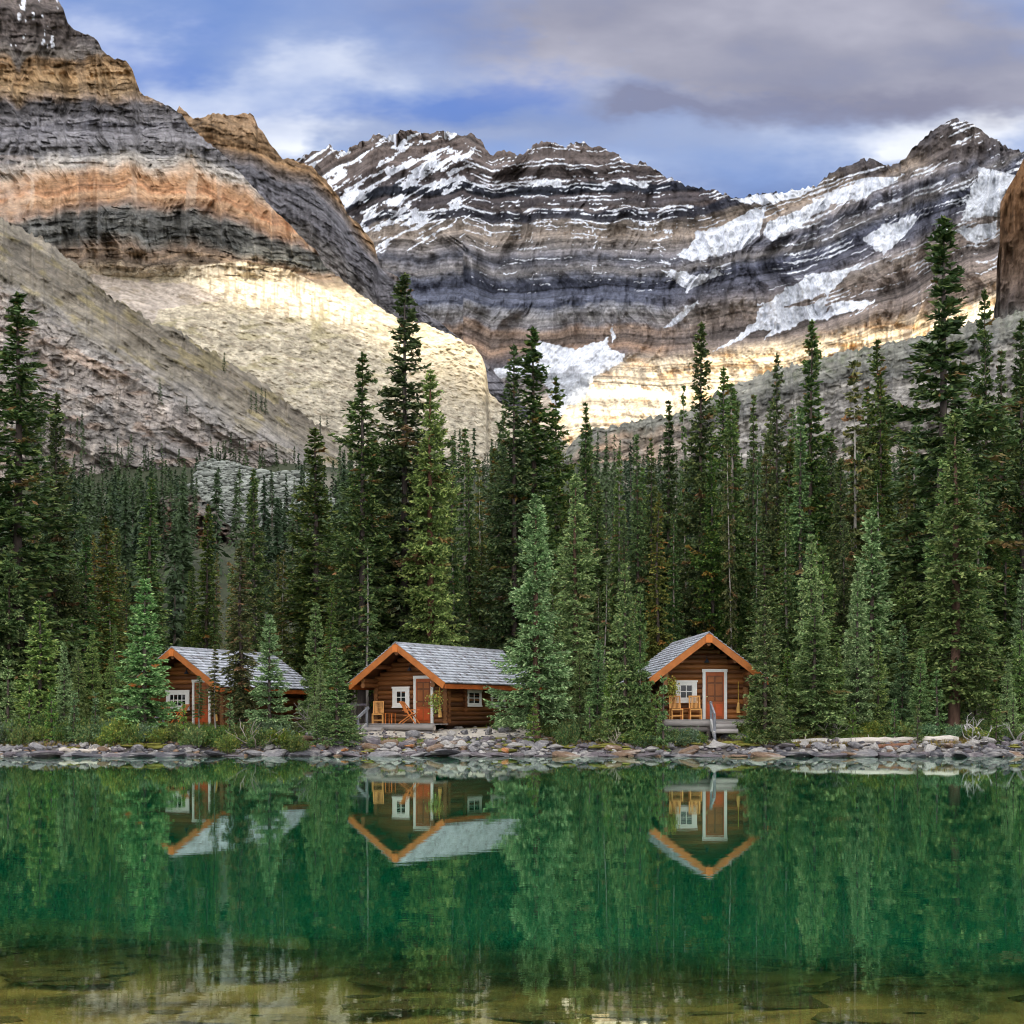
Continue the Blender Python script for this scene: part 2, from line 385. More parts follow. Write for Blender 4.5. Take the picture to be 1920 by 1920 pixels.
# ------------------------------------------------------------------ mountains
SURF = {}
LIT = []     # (points, lit weight) gathered from the slopes: shapes the gap in the added cloud
def massif(name, sky_pts, base, step, D0, slope, relief, colour, litf=None, jag=2.0, seed=1, back=400, edge=30, rough=0.0):
    x0, x1 = sky_pts[0][0], sky_pts[-1][0]
    px = np.arange(x0, x1 + step, step)
    sk = np.interp(px, [p[0] for p in sky_pts], [p[1] for p in sky_pts])
    sk = sk + jag * (ridged(px / 30.0, 0 * px, seed, 5, .65) * -1.2 + .8 * vn(px / 5.0, 0 * px, seed + 3)) 
    base = np.interp(px, [b[0] for b in base], [b[1] for b in base]) if isinstance(base, list) else np.full(px.shape, float(base))
    base = np.maximum(base, sk + 12)
    rows = int((base - sk).max() / step) + 2
    v = np.linspace(0, 1, rows)[:, None]
    PX = np.broadcast_to(px, (rows, len(px))).copy(); PY = base + (sk - base) * v
    k = (HY - PY) / F
    tanS = np.maximum(slope(PX, PY, sk), k + .18)
    D = np.empty_like(PX); D[0] = np.interp(px, [d[0] for d in D0], [d[1] for d in D0])
    for i in range(1, rows):
        dk = k[i] - k[i - 1]
        D[i] = D[i - 1] * (1 + dk / (.5 * (tanS[i] + tanS[i - 1]) - .5 * (k[i] + k[i - 1])))
    # smooth the depth sideways so steep and gentle columns join
    for _ in range(6):
        D = np.concatenate([D[:, :1], (D[:, :-2] + D[:, 1:-1] * 2 + D[:, 2:]) / 4, D[:, -1:]], 1)
    mid = float(D.mean())
    D = D + relief(PX, PY, sk) * np.clip(v * 6, 0, 1)
    P = np.stack([(PX - CX) / F * D, D, CH + k * D], -1)
    c = colour(PX, PY, sk)
    if litf is not None:
        l = litf(PX, PY)
        LIT.append((P[::2, ::2].reshape(-1, 3), l[::2, ::2].ravel()))
    else: LIT.append((P[::3, ::3].reshape(-1, 3), np.zeros(P[::3, ::3].shape[:2]).ravel()))
    # far side and foot
    top = P[-1]; B = []
    for q, (dy, dz) in enumerate(((.02, -.01), (.15, -.18), (.6, -.6), (1.0, -1.05))):
        r = top.copy(); r[:, 1] += back * dy; r[:, 0] *= 1 + back * dy / top[:, 1]; r[:, 2] = top[:, 2] + dz * (top[:, 2] - 20) * .95; r[:, 2] += back * .05 * vn(top[:, 0] / 60, top[:, 1] * 0 + q, 5) * dy
        B.append(r)
    foot = P[0].copy(); foot[:, 2] = np.minimum(foot[:, 2] - 30, -5); foot[:, 1] *= .97; foot[:, 0] *= .97
    P = np.concatenate([foot[None], P, np.stack(B)]); c = np.concatenate([c[:1], c] + [c[-1:]] * 4)
    # side skirts running back
    SURF[name] = (PX, PY, P[1:-4])
    o = link(name, gridmesh(name, P, M_ROCK, c)); tag(o, kind='structure')
    return o
def bands(t, px, seed, amp=.28, f=1.0):
    """bedding: sharp edged layers of three thicknesses, each fading in and out sideways"""
    w = t + 3.0 * vn(px / 90, t / 60, seed) + 1.1 * vn(px / 17, t / 12, seed + 7) + .5 * vn(px / 5, t / 4, seed + 8)
    b = 0
    for k, (th, a, lx) in enumerate(((13.0, .42, 500), (6.0, .50, 170), (3.1, .42, 70))):
        i = np.floor(w / (th * f)); u = w / (th * f) - i
        lay = hsh(i, 0 * i, seed + 11 + k) * .8 + .5 * vn(px / lx, i * 3.7, seed + 21 + k)
        b = b + a * lay - a * .9 * (u > .80) * (.6 + .8 * vn(px / (lx * .4), i * 1.9, seed + 31 + k))
    return np.clip(1 + amp * b, .3, 1.9)
def mott(px, py, seed, amp=.18): return 1 + amp * fbm(px / 26, py / 18, seed, 6, .68) + .10 * hsh(np.floor(px / 2.3 + .6 * vn(px / 5, py / 5, seed)), np.floor(py / 1.9 + .6 * vn(px / 6, py / 4, seed)), seed)
def vstreak(px, py, seed, amp=.2): return 1 + amp * (vn(px / 4.2 + vn(px / 20, py / 30, seed) * 1.5, py / 38, seed + 1) * .6 + .5 * vn(px / 9, py / 60, seed + 2))
def cracks(px, py, seed, sx=9.0, sy=40.0, th=.07):
    r = np.abs(vn(px / sx + .8 * vn(px / 30, py / 20, seed + 9), py / sy, seed)); return 1 - ss(0, th, r)
def cliffy(t, f, seed, lo=.75, hi=2.6):
    b = vn(t / f, t * 0, seed) * .6 + vn(t / (f * .37), t * 0, seed + 1) * .4
    return lo + (hi - lo) * ss(-.25, .25, b)
CR = (208, 188, 156)   # cream tone painted into the rock where the far lower slopes are sunlit

# --- far snowy range
SNOW = [
 [(1375, 374), (1400, 369), (1450, 362), (1525, 350), (1500, 368), (1440, 381), (1385, 382)],
 [(1402, 398), (1440, 384), (1432, 410), (1425, 440), (1395, 462), (1350, 480), (1300, 492), (1268, 480), (1290, 465), (1308, 432), (1350, 425)],
 [(1432, 440), (1445, 415), (1500, 392), (1555, 362), (1620, 335), (1680, 318), (1700, 325), (1660, 350), (1620, 372), (1560, 385), (1530, 405), (1490, 430), (1450, 452)],
 [(1618, 445), (1650, 425), (1700, 405), (1722, 408), (1712, 425), (1680, 455), (1655, 478), (1638, 470)],
 [(1240, 506), (1290, 508), (1300, 520), (1345, 506), (1352, 512), (1300, 540), (1284, 548), (1278, 530)],
 [(1330, 660), (1388, 625), (1412, 605), (1425, 575), (1450, 560), (1480, 540), (1520, 512), (1560, 508), (1622, 493), (1590, 512), (1555, 550), (1545, 568), (1600, 565), (1645, 562), (1620, 578), (1560, 595), (1510, 604), (1470, 620), (1430, 638), (1445, 618), (1420, 618), (1370, 645)],
 [(1832, 312), (1860, 316), (1915, 299), (1960, 300), (1925, 340), (1890, 355), (1868, 405), (1805, 412), (1812, 380), (1828, 345)],
 [(1793, 428), (1830, 424), (1870, 412), (1868, 440), (1830, 456), (1812, 450)],
 [(1005, 655), (1015, 642), (1050, 650), (1080, 655), (1138, 634), (1142, 655), (1172, 664), (1162, 682), (1112, 708), (1102, 738), (1062, 764), (1045, 790), (1030, 740), (1010, 700), (930, 712), (918, 695), (960, 680)],
 [(1245, 612), (1275, 585), (1312, 560), (1305, 576), (1258, 611)],
 [(1150, 640), (1142, 620), (1148, 610), (1153, 632)],
]
SNOW_HOLE = [[(1468, 576), (1495, 566), (1545, 548), (1550, 556), (1500, 578)], [(1560, 548), (1575, 530), (1562, 566), (1550, 590), (1545, 575)]]
SK2 = [(470, 330), (555, 302), (590, 284), (612, 279), (618, 272), (628, 280), (650, 285), (672, 270), (695, 258), (712, 252), (726, 256), (745, 250), (770, 242), (790, 247), (805, 254), (835, 248), (846, 254), (868, 254), (884, 250), (893, 262), (905, 268), (915, 290), (925, 294), (935, 285), (960, 284), (975, 293), (983, 290), (1000, 274), (1015, 266), (1035, 272), (1045, 268), (1060, 275), (1075, 270), (1092, 267), (1110, 277), (1135, 280), (1160, 288), (1175, 304), (1188, 312), (1202, 305), (1215, 310), (1235, 324), (1270, 342), (1300, 352), (1330, 356), (1365, 366), (1380, 373), (1420, 366), (1470, 360), (1505, 354), (1530, 348), (1560, 326), (1590, 308), (1612, 303), (1632, 300), (1645, 304), (1662, 312), (1672, 312), (1700, 298), (1712, 280), (1735, 256), (1760, 238), (1780, 228), (1792, 223), (1808, 230), (1826, 233), (1845, 250), (1868, 263), (1895, 280), (1930, 292), (2060, 350), (2250, 420)]
def tcoord2(px, py):
    L = np.interp(px, [470, 560, 640, 722, 795, 868, 923, 1014, 1087, 1178, 1233, 1300, 1500, 1700, 1900, 2250], [-125, -90, -40, 0, 3, 18, -8, 0, 3, 7, 3, 8, 52, 115, 200, 330])
    left = (px < 868) * ss(420, 500, py)
    L = L * (1 - left * .8)
    L = L + np.where(px > 1280, (py - 450) * -.12 * ss(1280, 1500, px), 0)
    return py + L + 7 * fbm(px / 85, py / 120, 41, 3)
def slope2(px, py, sk):
    t = tcoord2(px, py)
    s = cliffy(t, 15, 51, .68, 2.8)
    return np.where(py > 620, s * .7 + .35, s)
def relief2(px, py, sk):
    g = ridged(px / 70 + .5 * vn(px / 120, py / 70, 61), py / 330, 62, 5, .55)
    up = 1 - ss(600, 700, py)
    r = -70 * g * (.35 + .65 * up) - 9 * fbm(px / 16, py / 22, 63, 4)
    # right-hand slope swings round toward the viewer
    return r * .8 - 1.5 * vn(px / 3.2, py / 3.2, 64)
RAMP2 = [(200, (100, 84, 76)), (280, (104, 88, 80)), (325, (92, 78, 74)), (344, (80, 72, 74)), (348, (38, 43, 56)), (364, (34, 38, 50)), (369, (82, 72, 72)), (382, (64, 58, 62)), (392, (92, 80, 76)), (400, (44, 46, 58)), (414, (56, 56, 66)), (422, (132, 118, 104)), (446, (138, 122, 106)), (470, (122, 114, 110)), (492, (98, 100, 114)), (512, (132, 126, 124)), (524, (96, 100, 116)), (534, (70, 76, 98)), (566, (82, 88, 108)), (574, (62, 68, 88)), (580, (118, 120, 130)), (596, (136, 132, 130)), (612, (126, 122, 126)), (622, (160, 130, 104)), (640, (136, 116, 104)), (655, (158, 122, 90)), (668, (118, 100, 94)), (684, (96, 92, 98)), (720, (124, 116, 112)), (790, (150, 138, 120))]
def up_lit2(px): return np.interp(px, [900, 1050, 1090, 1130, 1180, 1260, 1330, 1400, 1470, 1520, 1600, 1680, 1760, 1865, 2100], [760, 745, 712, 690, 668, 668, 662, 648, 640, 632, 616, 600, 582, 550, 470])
def col2(px, py, sk):
    t = tcoord2(px, py)
    c = cramp(t + 5 * fbm(px / 30, py / 30, 42, 4), RAMP2)
    # right-hand slope: warmer browns low down
    rw = ss(1180, 1330, px) * ss(500, 640, t)
    brown = cramp(t, [(500, (116, 112, 112)), (560, (104, 98, 98)), (600, (138, 122, 108)), (640, (114, 104, 100)), (690, (134, 116, 100)), (740, (112, 105, 102)), (800, (136, 122, 108))])
    c = mixc(c, brown, rw)
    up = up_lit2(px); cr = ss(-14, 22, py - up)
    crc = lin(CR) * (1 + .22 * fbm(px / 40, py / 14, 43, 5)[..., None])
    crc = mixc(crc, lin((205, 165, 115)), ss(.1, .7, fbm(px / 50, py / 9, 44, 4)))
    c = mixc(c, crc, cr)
    c = c * bands(t, px, 45, .60)[..., None] * mott(px, py, 46, .16)[..., None]
    steep = ss(500, 530, t) * (1 - ss(585, 600, t))
    c = c * (1 - .45 * cracks(px, py, 47, 11, 55, .10) * (1 - cr) * (.35 + .65 * steep))[..., None]
    c = c * vstreak(px, py, 48, .16)[..., None]
    c = mixc(c, np.repeat(c.mean(-1, keepdims=True), 3, -1), (.34 - .16 * ss(1150, 1400, px))) * 1.08
    crown_ = np.maximum(ss(0, 30, 330 + .30 * -np.abs(px - 1790) - py + 14 * fbm(px / 16, py / 10, 95, 3)) * (px > 1660), ss(0, 16, 345 - .30 * np.abs(px - 1620) - py + 8 * fbm(px / 12, py / 8, 96, 3)) * (px > 1500) * (px < 1690))
    c = mixc(c, lin((84, 78, 78)) * bands(t, px, 97, .4)[..., None], crown_ * .85)
    # snow: fields, ledges and couloirs
    wx = px + 5 * fbm(px / 14, py / 14, 71, 4); wy = py + 4 * fbm(px / 12, py / 12, 72, 4)
    s = np.zeros(px.shape)
    for p in SNOW: s = np.maximum(s, inpoly(wx, wy, p))
    for p in SNOW_HOLE: s = s * (1 - inpoly(wx, wy, p))
    # ledge snow in the high zone
    led = vn(t / 6.5 + .8 * vn(px / 40, py / 30, 73), px / 55, 74) + .55 * vn(t / 3.1, px / 24, 75)
    dirt = fbm(px / 34, py / 22, 76, 4)
    zoneL = ss(900, 850, px) * np.interp(py, [230, 300, 400, 440, 480], [1, 1, 1, .7, 0])
    zoneL = zoneL * ss(545, 575, px)
    stl = vn((py + .55 * px) / 7.5 + .9 * vn(px / 30, py / 30, 77), (px - py) / 60, 78) + .5 * vn((py + .62 * px) / 3.6, px / 30, 79)
    fine = vn(px / 4.5, py / 3.2, 84) + .6 * vn(px / 2.2, py / 1.8, 85)
    rib = ridged((px + .5 * py) / 26, (py - .4 * px) / 60, 86, 4)
    s = np.maximum(s, (stl + .55 * dirt + .30 * fine + .35 * rib > .34 + .9 * (1 - zoneL)) * (zoneL > .05))
    zoneM = ss(840, 900, px) * ss(1420, 1330, px) * np.interp(py, [240, 330, 440, 500, 560], [.62, .60, .52, .3, 0])
    wl_ = t + 2.2 * vn(px / 34, t / 14, 87) + 1.5 * vn(px / 5, t / 4, 93); il = np.floor(wl_ / 7.4); ul = wl_ / 7.4 - il; pr = hsh(il, 0 * il, 94)
    lw = .36 * (zoneM * 1.15 + .75 * vn(px / 40, il * 2.3, 88) + .35 * pr + .55 * dirt + .22 * fine - .50)
    s = np.maximum(s, (ul < np.where(lw > .13, lw, 0)) & (zoneM > .05))
    gul = ridged(px / 24 + .4 * vn(px / 60, py / 30, 89), py / 130, 90, 3)
    s = np.maximum(s, (gul + .35 * fine + .4 * dirt > 1.25 - .25 * zoneM) & (zoneM > .1) & (py > 415))
    for tl, wd in ((346, 3.4), (397, 2.2), (404, 1.4), (418, 1.4)):
        s = np.maximum(s, (np.abs(t - tl - 3 * vn(px / 25, py * 0, 80)) < wd * (.5 + vn(px / 18, py * 0, int(tl)) + .5 * vn(px / 6, py * 0, 5))) * (px > 700) * (px < 1300))
    zoneR = ss(1400, 1500, px) * np.interp(t, [300, 400, 480, 560, 640, 690], [.75, .85, .85, .55, .45, 0]) * ss(720, 560, py)
    lw = .42 * (zoneR * 1.1 + .8 * vn(px / 60, il * 2.3, 91) + .4 * pr + .45 * dirt + .12 * fine - .55); lw = np.where(lw > .13, lw, 0)
    s = np.maximum(s, (ul < lw) & (zoneR > .05))
    # dark summit blocks stay bare
    bare = ((px > 1700) & (py < 300 + .25 * np.abs(px - 1790)) & (led < .45)) | ((px > 1560) & (px < 1690) & (py < 332) & (led < .2))
    s = s * (1 - bare) * (1 - ss(-6, 10, py - up) * (px > 1180))
    sc = lin((226, 230, 238)) * (1 - .10 * np.abs(vn((px + py) / 5, (px - py) / 40, 81)))[..., None]
    ice = inpoly(px, py, [(1000, 700), (1110, 700), (1100, 745), (1060, 770), (1030, 800), (900, 720), (920, 700)])
    sc = mixc(sc, lin((172, 176, 182)) * (1 + .25 * fbm(px / 10, py / 5, 82, 4)[..., None]), ice * .9)
    hg = (px > 1800) & (py > 330)
    sc = mixc(sc, lin((190, 194, 200)) * (1 + .15 * vn(px / 3.5, py / 40, 83)[..., None]), hg * .6)
    return mixc(c, sc, s)
def lit2(px, py):
    up = up_lit2(px)
    return ss(-6, 12, py - up - 6 * fbm(px / 30, py / 30, 99, 3)) * (px > 1030) * ss(1030, 1075, px + (py - 700) * .2)
massif('snowy_mountains', SK2, 960, 1.7, [(470, 2300), (900, 2350), (1100, 2150), (1300, 1950), (1600, 1750), (1900, 1550), (2250, 1500)], slope2, relief2, col2, lit2, 4.2, 7, 900)

# --- left buttress behind
SK1B = [(250, 170), (300, 196), (326, 222), (336, 199), (350, 212), (362, 224), (385, 218), (400, 214), (440, 216), (468, 213), (476, 220), (484, 240), (492, 246), (512, 278), (530, 296), (560, 302), (585, 312), (600, 330), (622, 350), (640, 378), (652, 404), (672, 418), (700, 455), (712, 500), (745, 520), (765, 540), (790, 585), (830, 610), (880, 650), (930, 700), (1000, 780)]
def col1b(px, py, sk):
    w = np.interp(px, [250, 380, 470, 520, 580, 640, 700, 760, 1000], [0, 0, 20, 50, 60, 120, 200, 250, 480])
    t = py - w + 6 * fbm(px / 40, py / 50, 101, 3)
    c = cramp(t, [(150, (130, 104, 84)), (215, (142, 118, 92)), (262, (140, 112, 82)), (280, (112, 102, 96)), (296, (94, 93, 98)), (350, (100, 98, 102)), (372, (130, 126, 124)), (420, (128, 122, 118)), (440, (150, 116, 86)), (455, (118, 88, 74)), (480, (96, 84, 80)), (560, (120, 104, 92))])
    return c * (bands(t, px, 103, .58) * mott(px, py, 104, .2) * vstreak(px, py, 105, .18) * (1 - .4 * cracks(px, py, 106, 12, 45, .08)))[..., None]
massif('rear_buttress', SK1B, 860, 2.0, [(250, 1500), (1000, 1700)], lambda px, py, sk: cliffy(py - np.interp(px, [250, 500, 700], [0, 40, 200]), 26, 110, .9, 2.6), lambda px, py, sk: -34 * ridged(px / 55, py / 160, 111, 5) - 2.0 * fbm(px / 9, py / 7, 112, 3) - 3.0 * hsh(np.floor(px / 18 + vn(px / 20, py / 12, 113)), np.floor((py - np.interp(px, [250, 500, 700], [0, 30, 150])) / 7), 114), col1b, None, 2.4, 12, 500)

# --- big left mountain with the cream shoulder
SK1 = [(-260, -420), (-120, -300), (0, -160), (60, -70), (84, -28), (104, -8), (118, 16), (128, 44), (138, 54), (165, 66), (182, 74), (192, 94), (210, 108), (236, 114), (248, 130), (254, 150), (262, 172), (272, 180), (300, 192), (322, 204), (340, 216), (352, 232), (385, 262), (430, 300), (470, 345), (505, 385), (545, 425), (575, 455), (592, 468), (610, 500), (660, 540), (700, 570), (745, 596), (790, 606), (820, 618), (860, 636), (890, 652), (904, 668), (911, 690), (916, 735), (935, 752), (960, 770), (1000, 794), (1045, 815), (1085, 850), (1110, 880)]
def t1(px, py):
    w = np.interp(px, [-260, 0, 120, 350, 430, 500, 560, 640, 720, 900], [20, 14, 0, 0, 26, 66, 110, 170, 230, 330])
    fan = 9 * np.abs(vn(px / 33, px * 0 + 3, 121)) * ss(330, 420, py) 
    return py - w * ss(560, 380, py) - w * .2 * ss(380, 560, py) + fan + 6 * fbm(px / 50, py / 60, 122, 4) + 11 * (ridged(px / 62 + .3 * vn(px / 70, py / 50, 125), px * 0, 126, 2) - .25) * ss(270, 300, py) * (1 - ss(470, 505, py)) + 1.6 * fbm(px / 14, py / 30, 127, 3) - 26 * ss(260, 150, py) * (ridged(px / 75, py * 0 + 2, 124, 3) - .3)
def slope1(px, py, sk):
    s = cliffy(py + 9 * vn(px / 130, py / 90, 169) - np.interp(px, [0, 350, 560, 720], [0, 0, 60, 150]), 13, 123, .75, 3.4)
    talus = ss(300, 325, t1(px, py)) * (1 - ss(392, 405, t1(px, py))); s = s * (1 - talus) + .95 * talus
    low = ss(505, 530, py); s = s * (1 - low) + low * np.where(inpoly(px, py, [(170, 520), (340, 560), (430, 600), (300, 610), (150, 540)]), .52, .80)
    s = s + 1.1 * ss(760, 870, px) * ss(625, 660, py) * ss(770, 725, py)
    return s
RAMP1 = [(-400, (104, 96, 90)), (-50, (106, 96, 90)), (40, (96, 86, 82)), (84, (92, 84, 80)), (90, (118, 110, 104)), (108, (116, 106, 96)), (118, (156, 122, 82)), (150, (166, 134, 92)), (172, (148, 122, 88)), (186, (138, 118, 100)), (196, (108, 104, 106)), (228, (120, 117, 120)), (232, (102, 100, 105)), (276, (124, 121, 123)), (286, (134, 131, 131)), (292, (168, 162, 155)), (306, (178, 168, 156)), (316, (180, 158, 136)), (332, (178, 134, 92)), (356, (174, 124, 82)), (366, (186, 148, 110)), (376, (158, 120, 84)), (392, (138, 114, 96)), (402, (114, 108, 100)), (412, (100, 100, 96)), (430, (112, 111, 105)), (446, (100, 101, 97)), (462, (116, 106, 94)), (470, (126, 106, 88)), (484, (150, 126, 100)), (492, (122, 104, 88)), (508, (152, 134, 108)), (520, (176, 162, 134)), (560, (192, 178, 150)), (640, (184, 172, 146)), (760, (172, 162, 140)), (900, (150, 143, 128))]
def col1(px, py, sk):
    t = t1(px, py)
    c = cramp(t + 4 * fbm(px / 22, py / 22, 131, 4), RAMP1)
    low = ss(506, 520, py)
    scree = inpoly(px + 6 * fbm(px / 20, py / 20, 132, 3), py + 5 * fbm(px / 16, py / 16, 133, 3), [(140, 515), (180, 518), (300, 530), (350, 528), (420, 552), (430, 562), (360, 570), (300, 580), (288, 610), (240, 590), (190, 545)])
    c = c * (1 + (bands(t, px, 134, .55) - 1) * (1 - .6 * low) * (1 - .2 * ss(300, 322, t) * (1 - ss(385, 400, t))))[..., None] * (mott(px, py, 135, .20) * vstreak(px, py, 136, .14))[..., None]
    c = c * (1 - .45 * cracks(px, py, 137, 10, 26, .09) * ss(520, 480, t) * (1 - ss(300, 320, t) * (1 - ss(395, 405, t))))[..., None]
    c = c * (1 - .28 * cracks(px, py, 138, 14, 14, .07) * low)[..., None]
    c = mixc(c, lin((176, 162, 148)) * (1 + .06 * fbm(px / 5, py / 5, 139, 3))[..., None], scree * .95)
    # pale talus chutes through the orange
    ch = ss(.62, .85, vn(px / 13 + .6 * vn(px / 60, py / 40, 140), py / 90, 141)) * ss(290, 310, t) * (1 - ss(385, 400, t))
    c = mixc(c, lin((196, 170, 142)), ch * .55)
    # water-stained cliff of the shoulder
    cliff = inpoly(px, py, [(350, 500), (450, 490), (540, 505), (600, 535), (690, 600), (640, 610), (520, 590), (420, 560), (345, 530)])
    st = ss(.05, .5, vn(px / 5, py / 34, 142) + .6 * vn(px / 2.6, py / 20, 143)) 
    c = mixc(c, lin((218, 204, 176)), cliff * .6); c = mixc(c, lin((142, 122, 94)), cliff * st * .6)
    sp_ = fbm(px / 6, py / 4, 148, 4, .75); c = c * (1 + low * (.28 * sp_ + .14 * vn((py - .35 * px) / 4, px / 30, 149)))[..., None]
    c = mixc(c, lin((136, 122, 100)), low * ss(.15, .7, fbm(px / 18, (py - .3 * px) / 6, 150, 5, .65)) * .75)
    gr = ss(.28, .7, fbm(px / 46, py / 15, 144, 4)) * ss(560, 600, py) * ss(780, 700, py)
    c = mixc(c, lin((144, 134, 84)), gr * .5)
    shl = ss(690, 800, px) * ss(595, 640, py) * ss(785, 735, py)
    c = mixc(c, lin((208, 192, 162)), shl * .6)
    wht = inpoly(px, py, [(-200, 292), (60, 290), (80, 320), (40, 410), (-200, 420)])
    c = mixc(c, lin((196, 176, 158)), wht * .30 * (1 + vn(px / 20, py / 8, 145)) * .8)
    sn = (fbm(px / 9, py / 14, 146, 3) > .75) & (py < 90) & (px > 20) & (px < 110)
    sn |= inpoly(px + 3 * fbm(px / 5, py / 5, 147, 2), py, [(38, -10), (52, -10), (46, 20), (40, 18)]) 
    c = mixc(c, np.repeat(c.mean(-1, keepdims=True), 3, -1), .16 + 0 * px)
    return mixc(c, lin((225, 228, 236)), sn)
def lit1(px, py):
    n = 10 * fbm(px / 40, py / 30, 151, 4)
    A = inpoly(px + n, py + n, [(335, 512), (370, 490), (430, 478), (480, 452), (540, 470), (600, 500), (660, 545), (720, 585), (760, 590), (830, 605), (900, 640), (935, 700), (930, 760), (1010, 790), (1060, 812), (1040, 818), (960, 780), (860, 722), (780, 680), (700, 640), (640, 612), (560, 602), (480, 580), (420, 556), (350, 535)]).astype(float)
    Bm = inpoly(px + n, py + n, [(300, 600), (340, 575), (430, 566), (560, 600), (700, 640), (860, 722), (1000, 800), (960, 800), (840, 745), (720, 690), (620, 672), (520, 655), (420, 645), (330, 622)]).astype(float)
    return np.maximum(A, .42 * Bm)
def relief1(px, py, sk):
    lowr = ss(520, 560, py) * (-3.2 * ridged((px + .4 * py) / 34, (py - .35 * px) / 22, 167, 4) - 1.4 * fbm(px / 7, py / 4.5, 168, 3))
    up = 1 - ss(500, 540, py)
    r = -30 * ridged(px / 60 + .3 * vn(px / 90, py / 60, 161), py / 190, 162, 5, .55) * (.25 + .75 * up)
    fan = -16 * (1 - np.abs(vn(px / 33, px * 0 + 3, 121)) * 2) * ss(320, 400, py) * (1 - ss(460, 490, py))
    return lowr + r * (.45 + .55 * up) + fan - 1.4 * fbm(px / 11, py / 7, 163, 4) - 2.6 * up * (1 - .8 * ss(300, 322, t1(px, py)) * (1 - ss(385, 400, t1(px, py)))) * hsh(np.floor(px / 26 + 1.2 * vn(px / 30, py / 9, 164)), np.floor((py + 9 * vn(px / 130, py / 90, 169)) / 7.5 + .25 * vn(px / 40, py / 20, 165)), 166)
massif('left_mountain', SK1, [(-260, 900), (600, 900), (900, 930), (1110, 960)], 1.8, [(-260, 820), (300, 880), (700, 980), (1110, 1100)], slope1, relief1, col1, lit1, 2.2, 22, 500)

# --- nearer left slope with grey cliff band
SK1C = [(-260, 330), (0, 408), (30, 424), (70, 444), (110, 470), (150, 500), (190, 545), (225, 570), (262, 586), (290, 606), (330, 618), (380, 650), (440, 684), (470, 700), (520, 738), (560, 772), (600, 800), (640, 826), (700, 850), (800, 890), (900, 925), (1000, 960)]
def col1c(px, py, sk):
    g = py - np.interp(px, [-260, 0, 200, 400, 600, 1000], [400, 480, 600, 720, 820, 960])   # distance below the shelf line
    d = (py - .62 * px)
    c = cramp(g + 14 * fbm(px / 60, py / 40, 171, 4), [(-260, (134, 128, 112)), (-80, (128, 121, 108)), (-20, (122, 114, 101)), (30, (132, 125, 112)), (60, (152, 147, 142)), (110, (164, 154, 146)), (180, (148, 143, 139)), (260, (140, 133, 126))])
    c = mixc(c, lin((142, 130, 88)), ss(.15, .6, fbm(px / 60 + py / 60, d / 16, 172, 4)) * ss(90, 20, g) * .55)
    c = mixc(c, lin((168, 142, 122)), ss(.2, .7, fbm(px / 44, py / 16, 173, 4)) * ss(40, 80, g) * .5)
    c = mixc(c, lin((196, 184, 172)), ss(.3, .7, fbm(px / 22, py / 40, 174, 4)) * ss(50, 90, g) * .5)
    pk = inpoly(px, py, [(100, 648), (150, 660), (240, 705), (200, 712), (130, 670)])
    c = mixc(c, lin((186, 164, 146)), pk * .7)
    di = vn(d / 7 + .8 * vn(px / 30, py / 30, 175), px / 70, 176) + .6 * vn(d / 3, px / 40, 177)
    cl_ = ss(40, 75, g); c = mixc(c * bands(d * 1.0 + 8 * vn(px / 60, py / 60, 183), px, 184, .38)[..., None], c * bands(py - .18 * px + 12 * vn(px / 50, py / 50, 187), px, 188, .45)[..., None], cl_) * mott(px * 1.6, py * 1.6, 178, .26)[..., None]
    c = c * (1 - .45 * cracks(px, py + .3 * px, 186, 6, 11, .12) * ss(45, 80, g))[..., None]
    c = c * (1 - .5 * cracks(px, py, 179, 9, 20, .08) * ss(45, 80, g) - .35 * cracks(px + py * .6, d, 180, 50, 8, .10))[..., None]
    return c
massif('near_left_slope', SK1C, [(-260, 1060), (600, 1030), (1000, 1000)], 1.8, [(-260, 400), (300, 430), (1000, 620)],
       lambda px, py, sk: np.where(py - np.interp(px, [-260, 0, 200, 400, 600, 1000], [400, 480, 600, 720, 820, 960]) > 50, 1.25, .72) * (1 + .4 * vn(px / 60, py / 18, 185)),
       lambda px, py, sk: -6 * ridged(px / 90 + py / 200, (py - .6 * px) / 45, 181, 4) - .8 * fbm(px / 10, py / 8, 182, 4) - 1.0 * ss(40, 75, py - np.interp(px, [-260, 0, 200, 400, 600, 1000], [400, 480, 600, 720, 820, 960])) * hsh(np.floor(px / 12 + 1.3 * vn(px / 26, py / 14, 189)), np.floor((py - .18 * px) / 9 + vn(px / 26, py / 14, 190)), 185), col1c, None, 5.0, 32, 200)

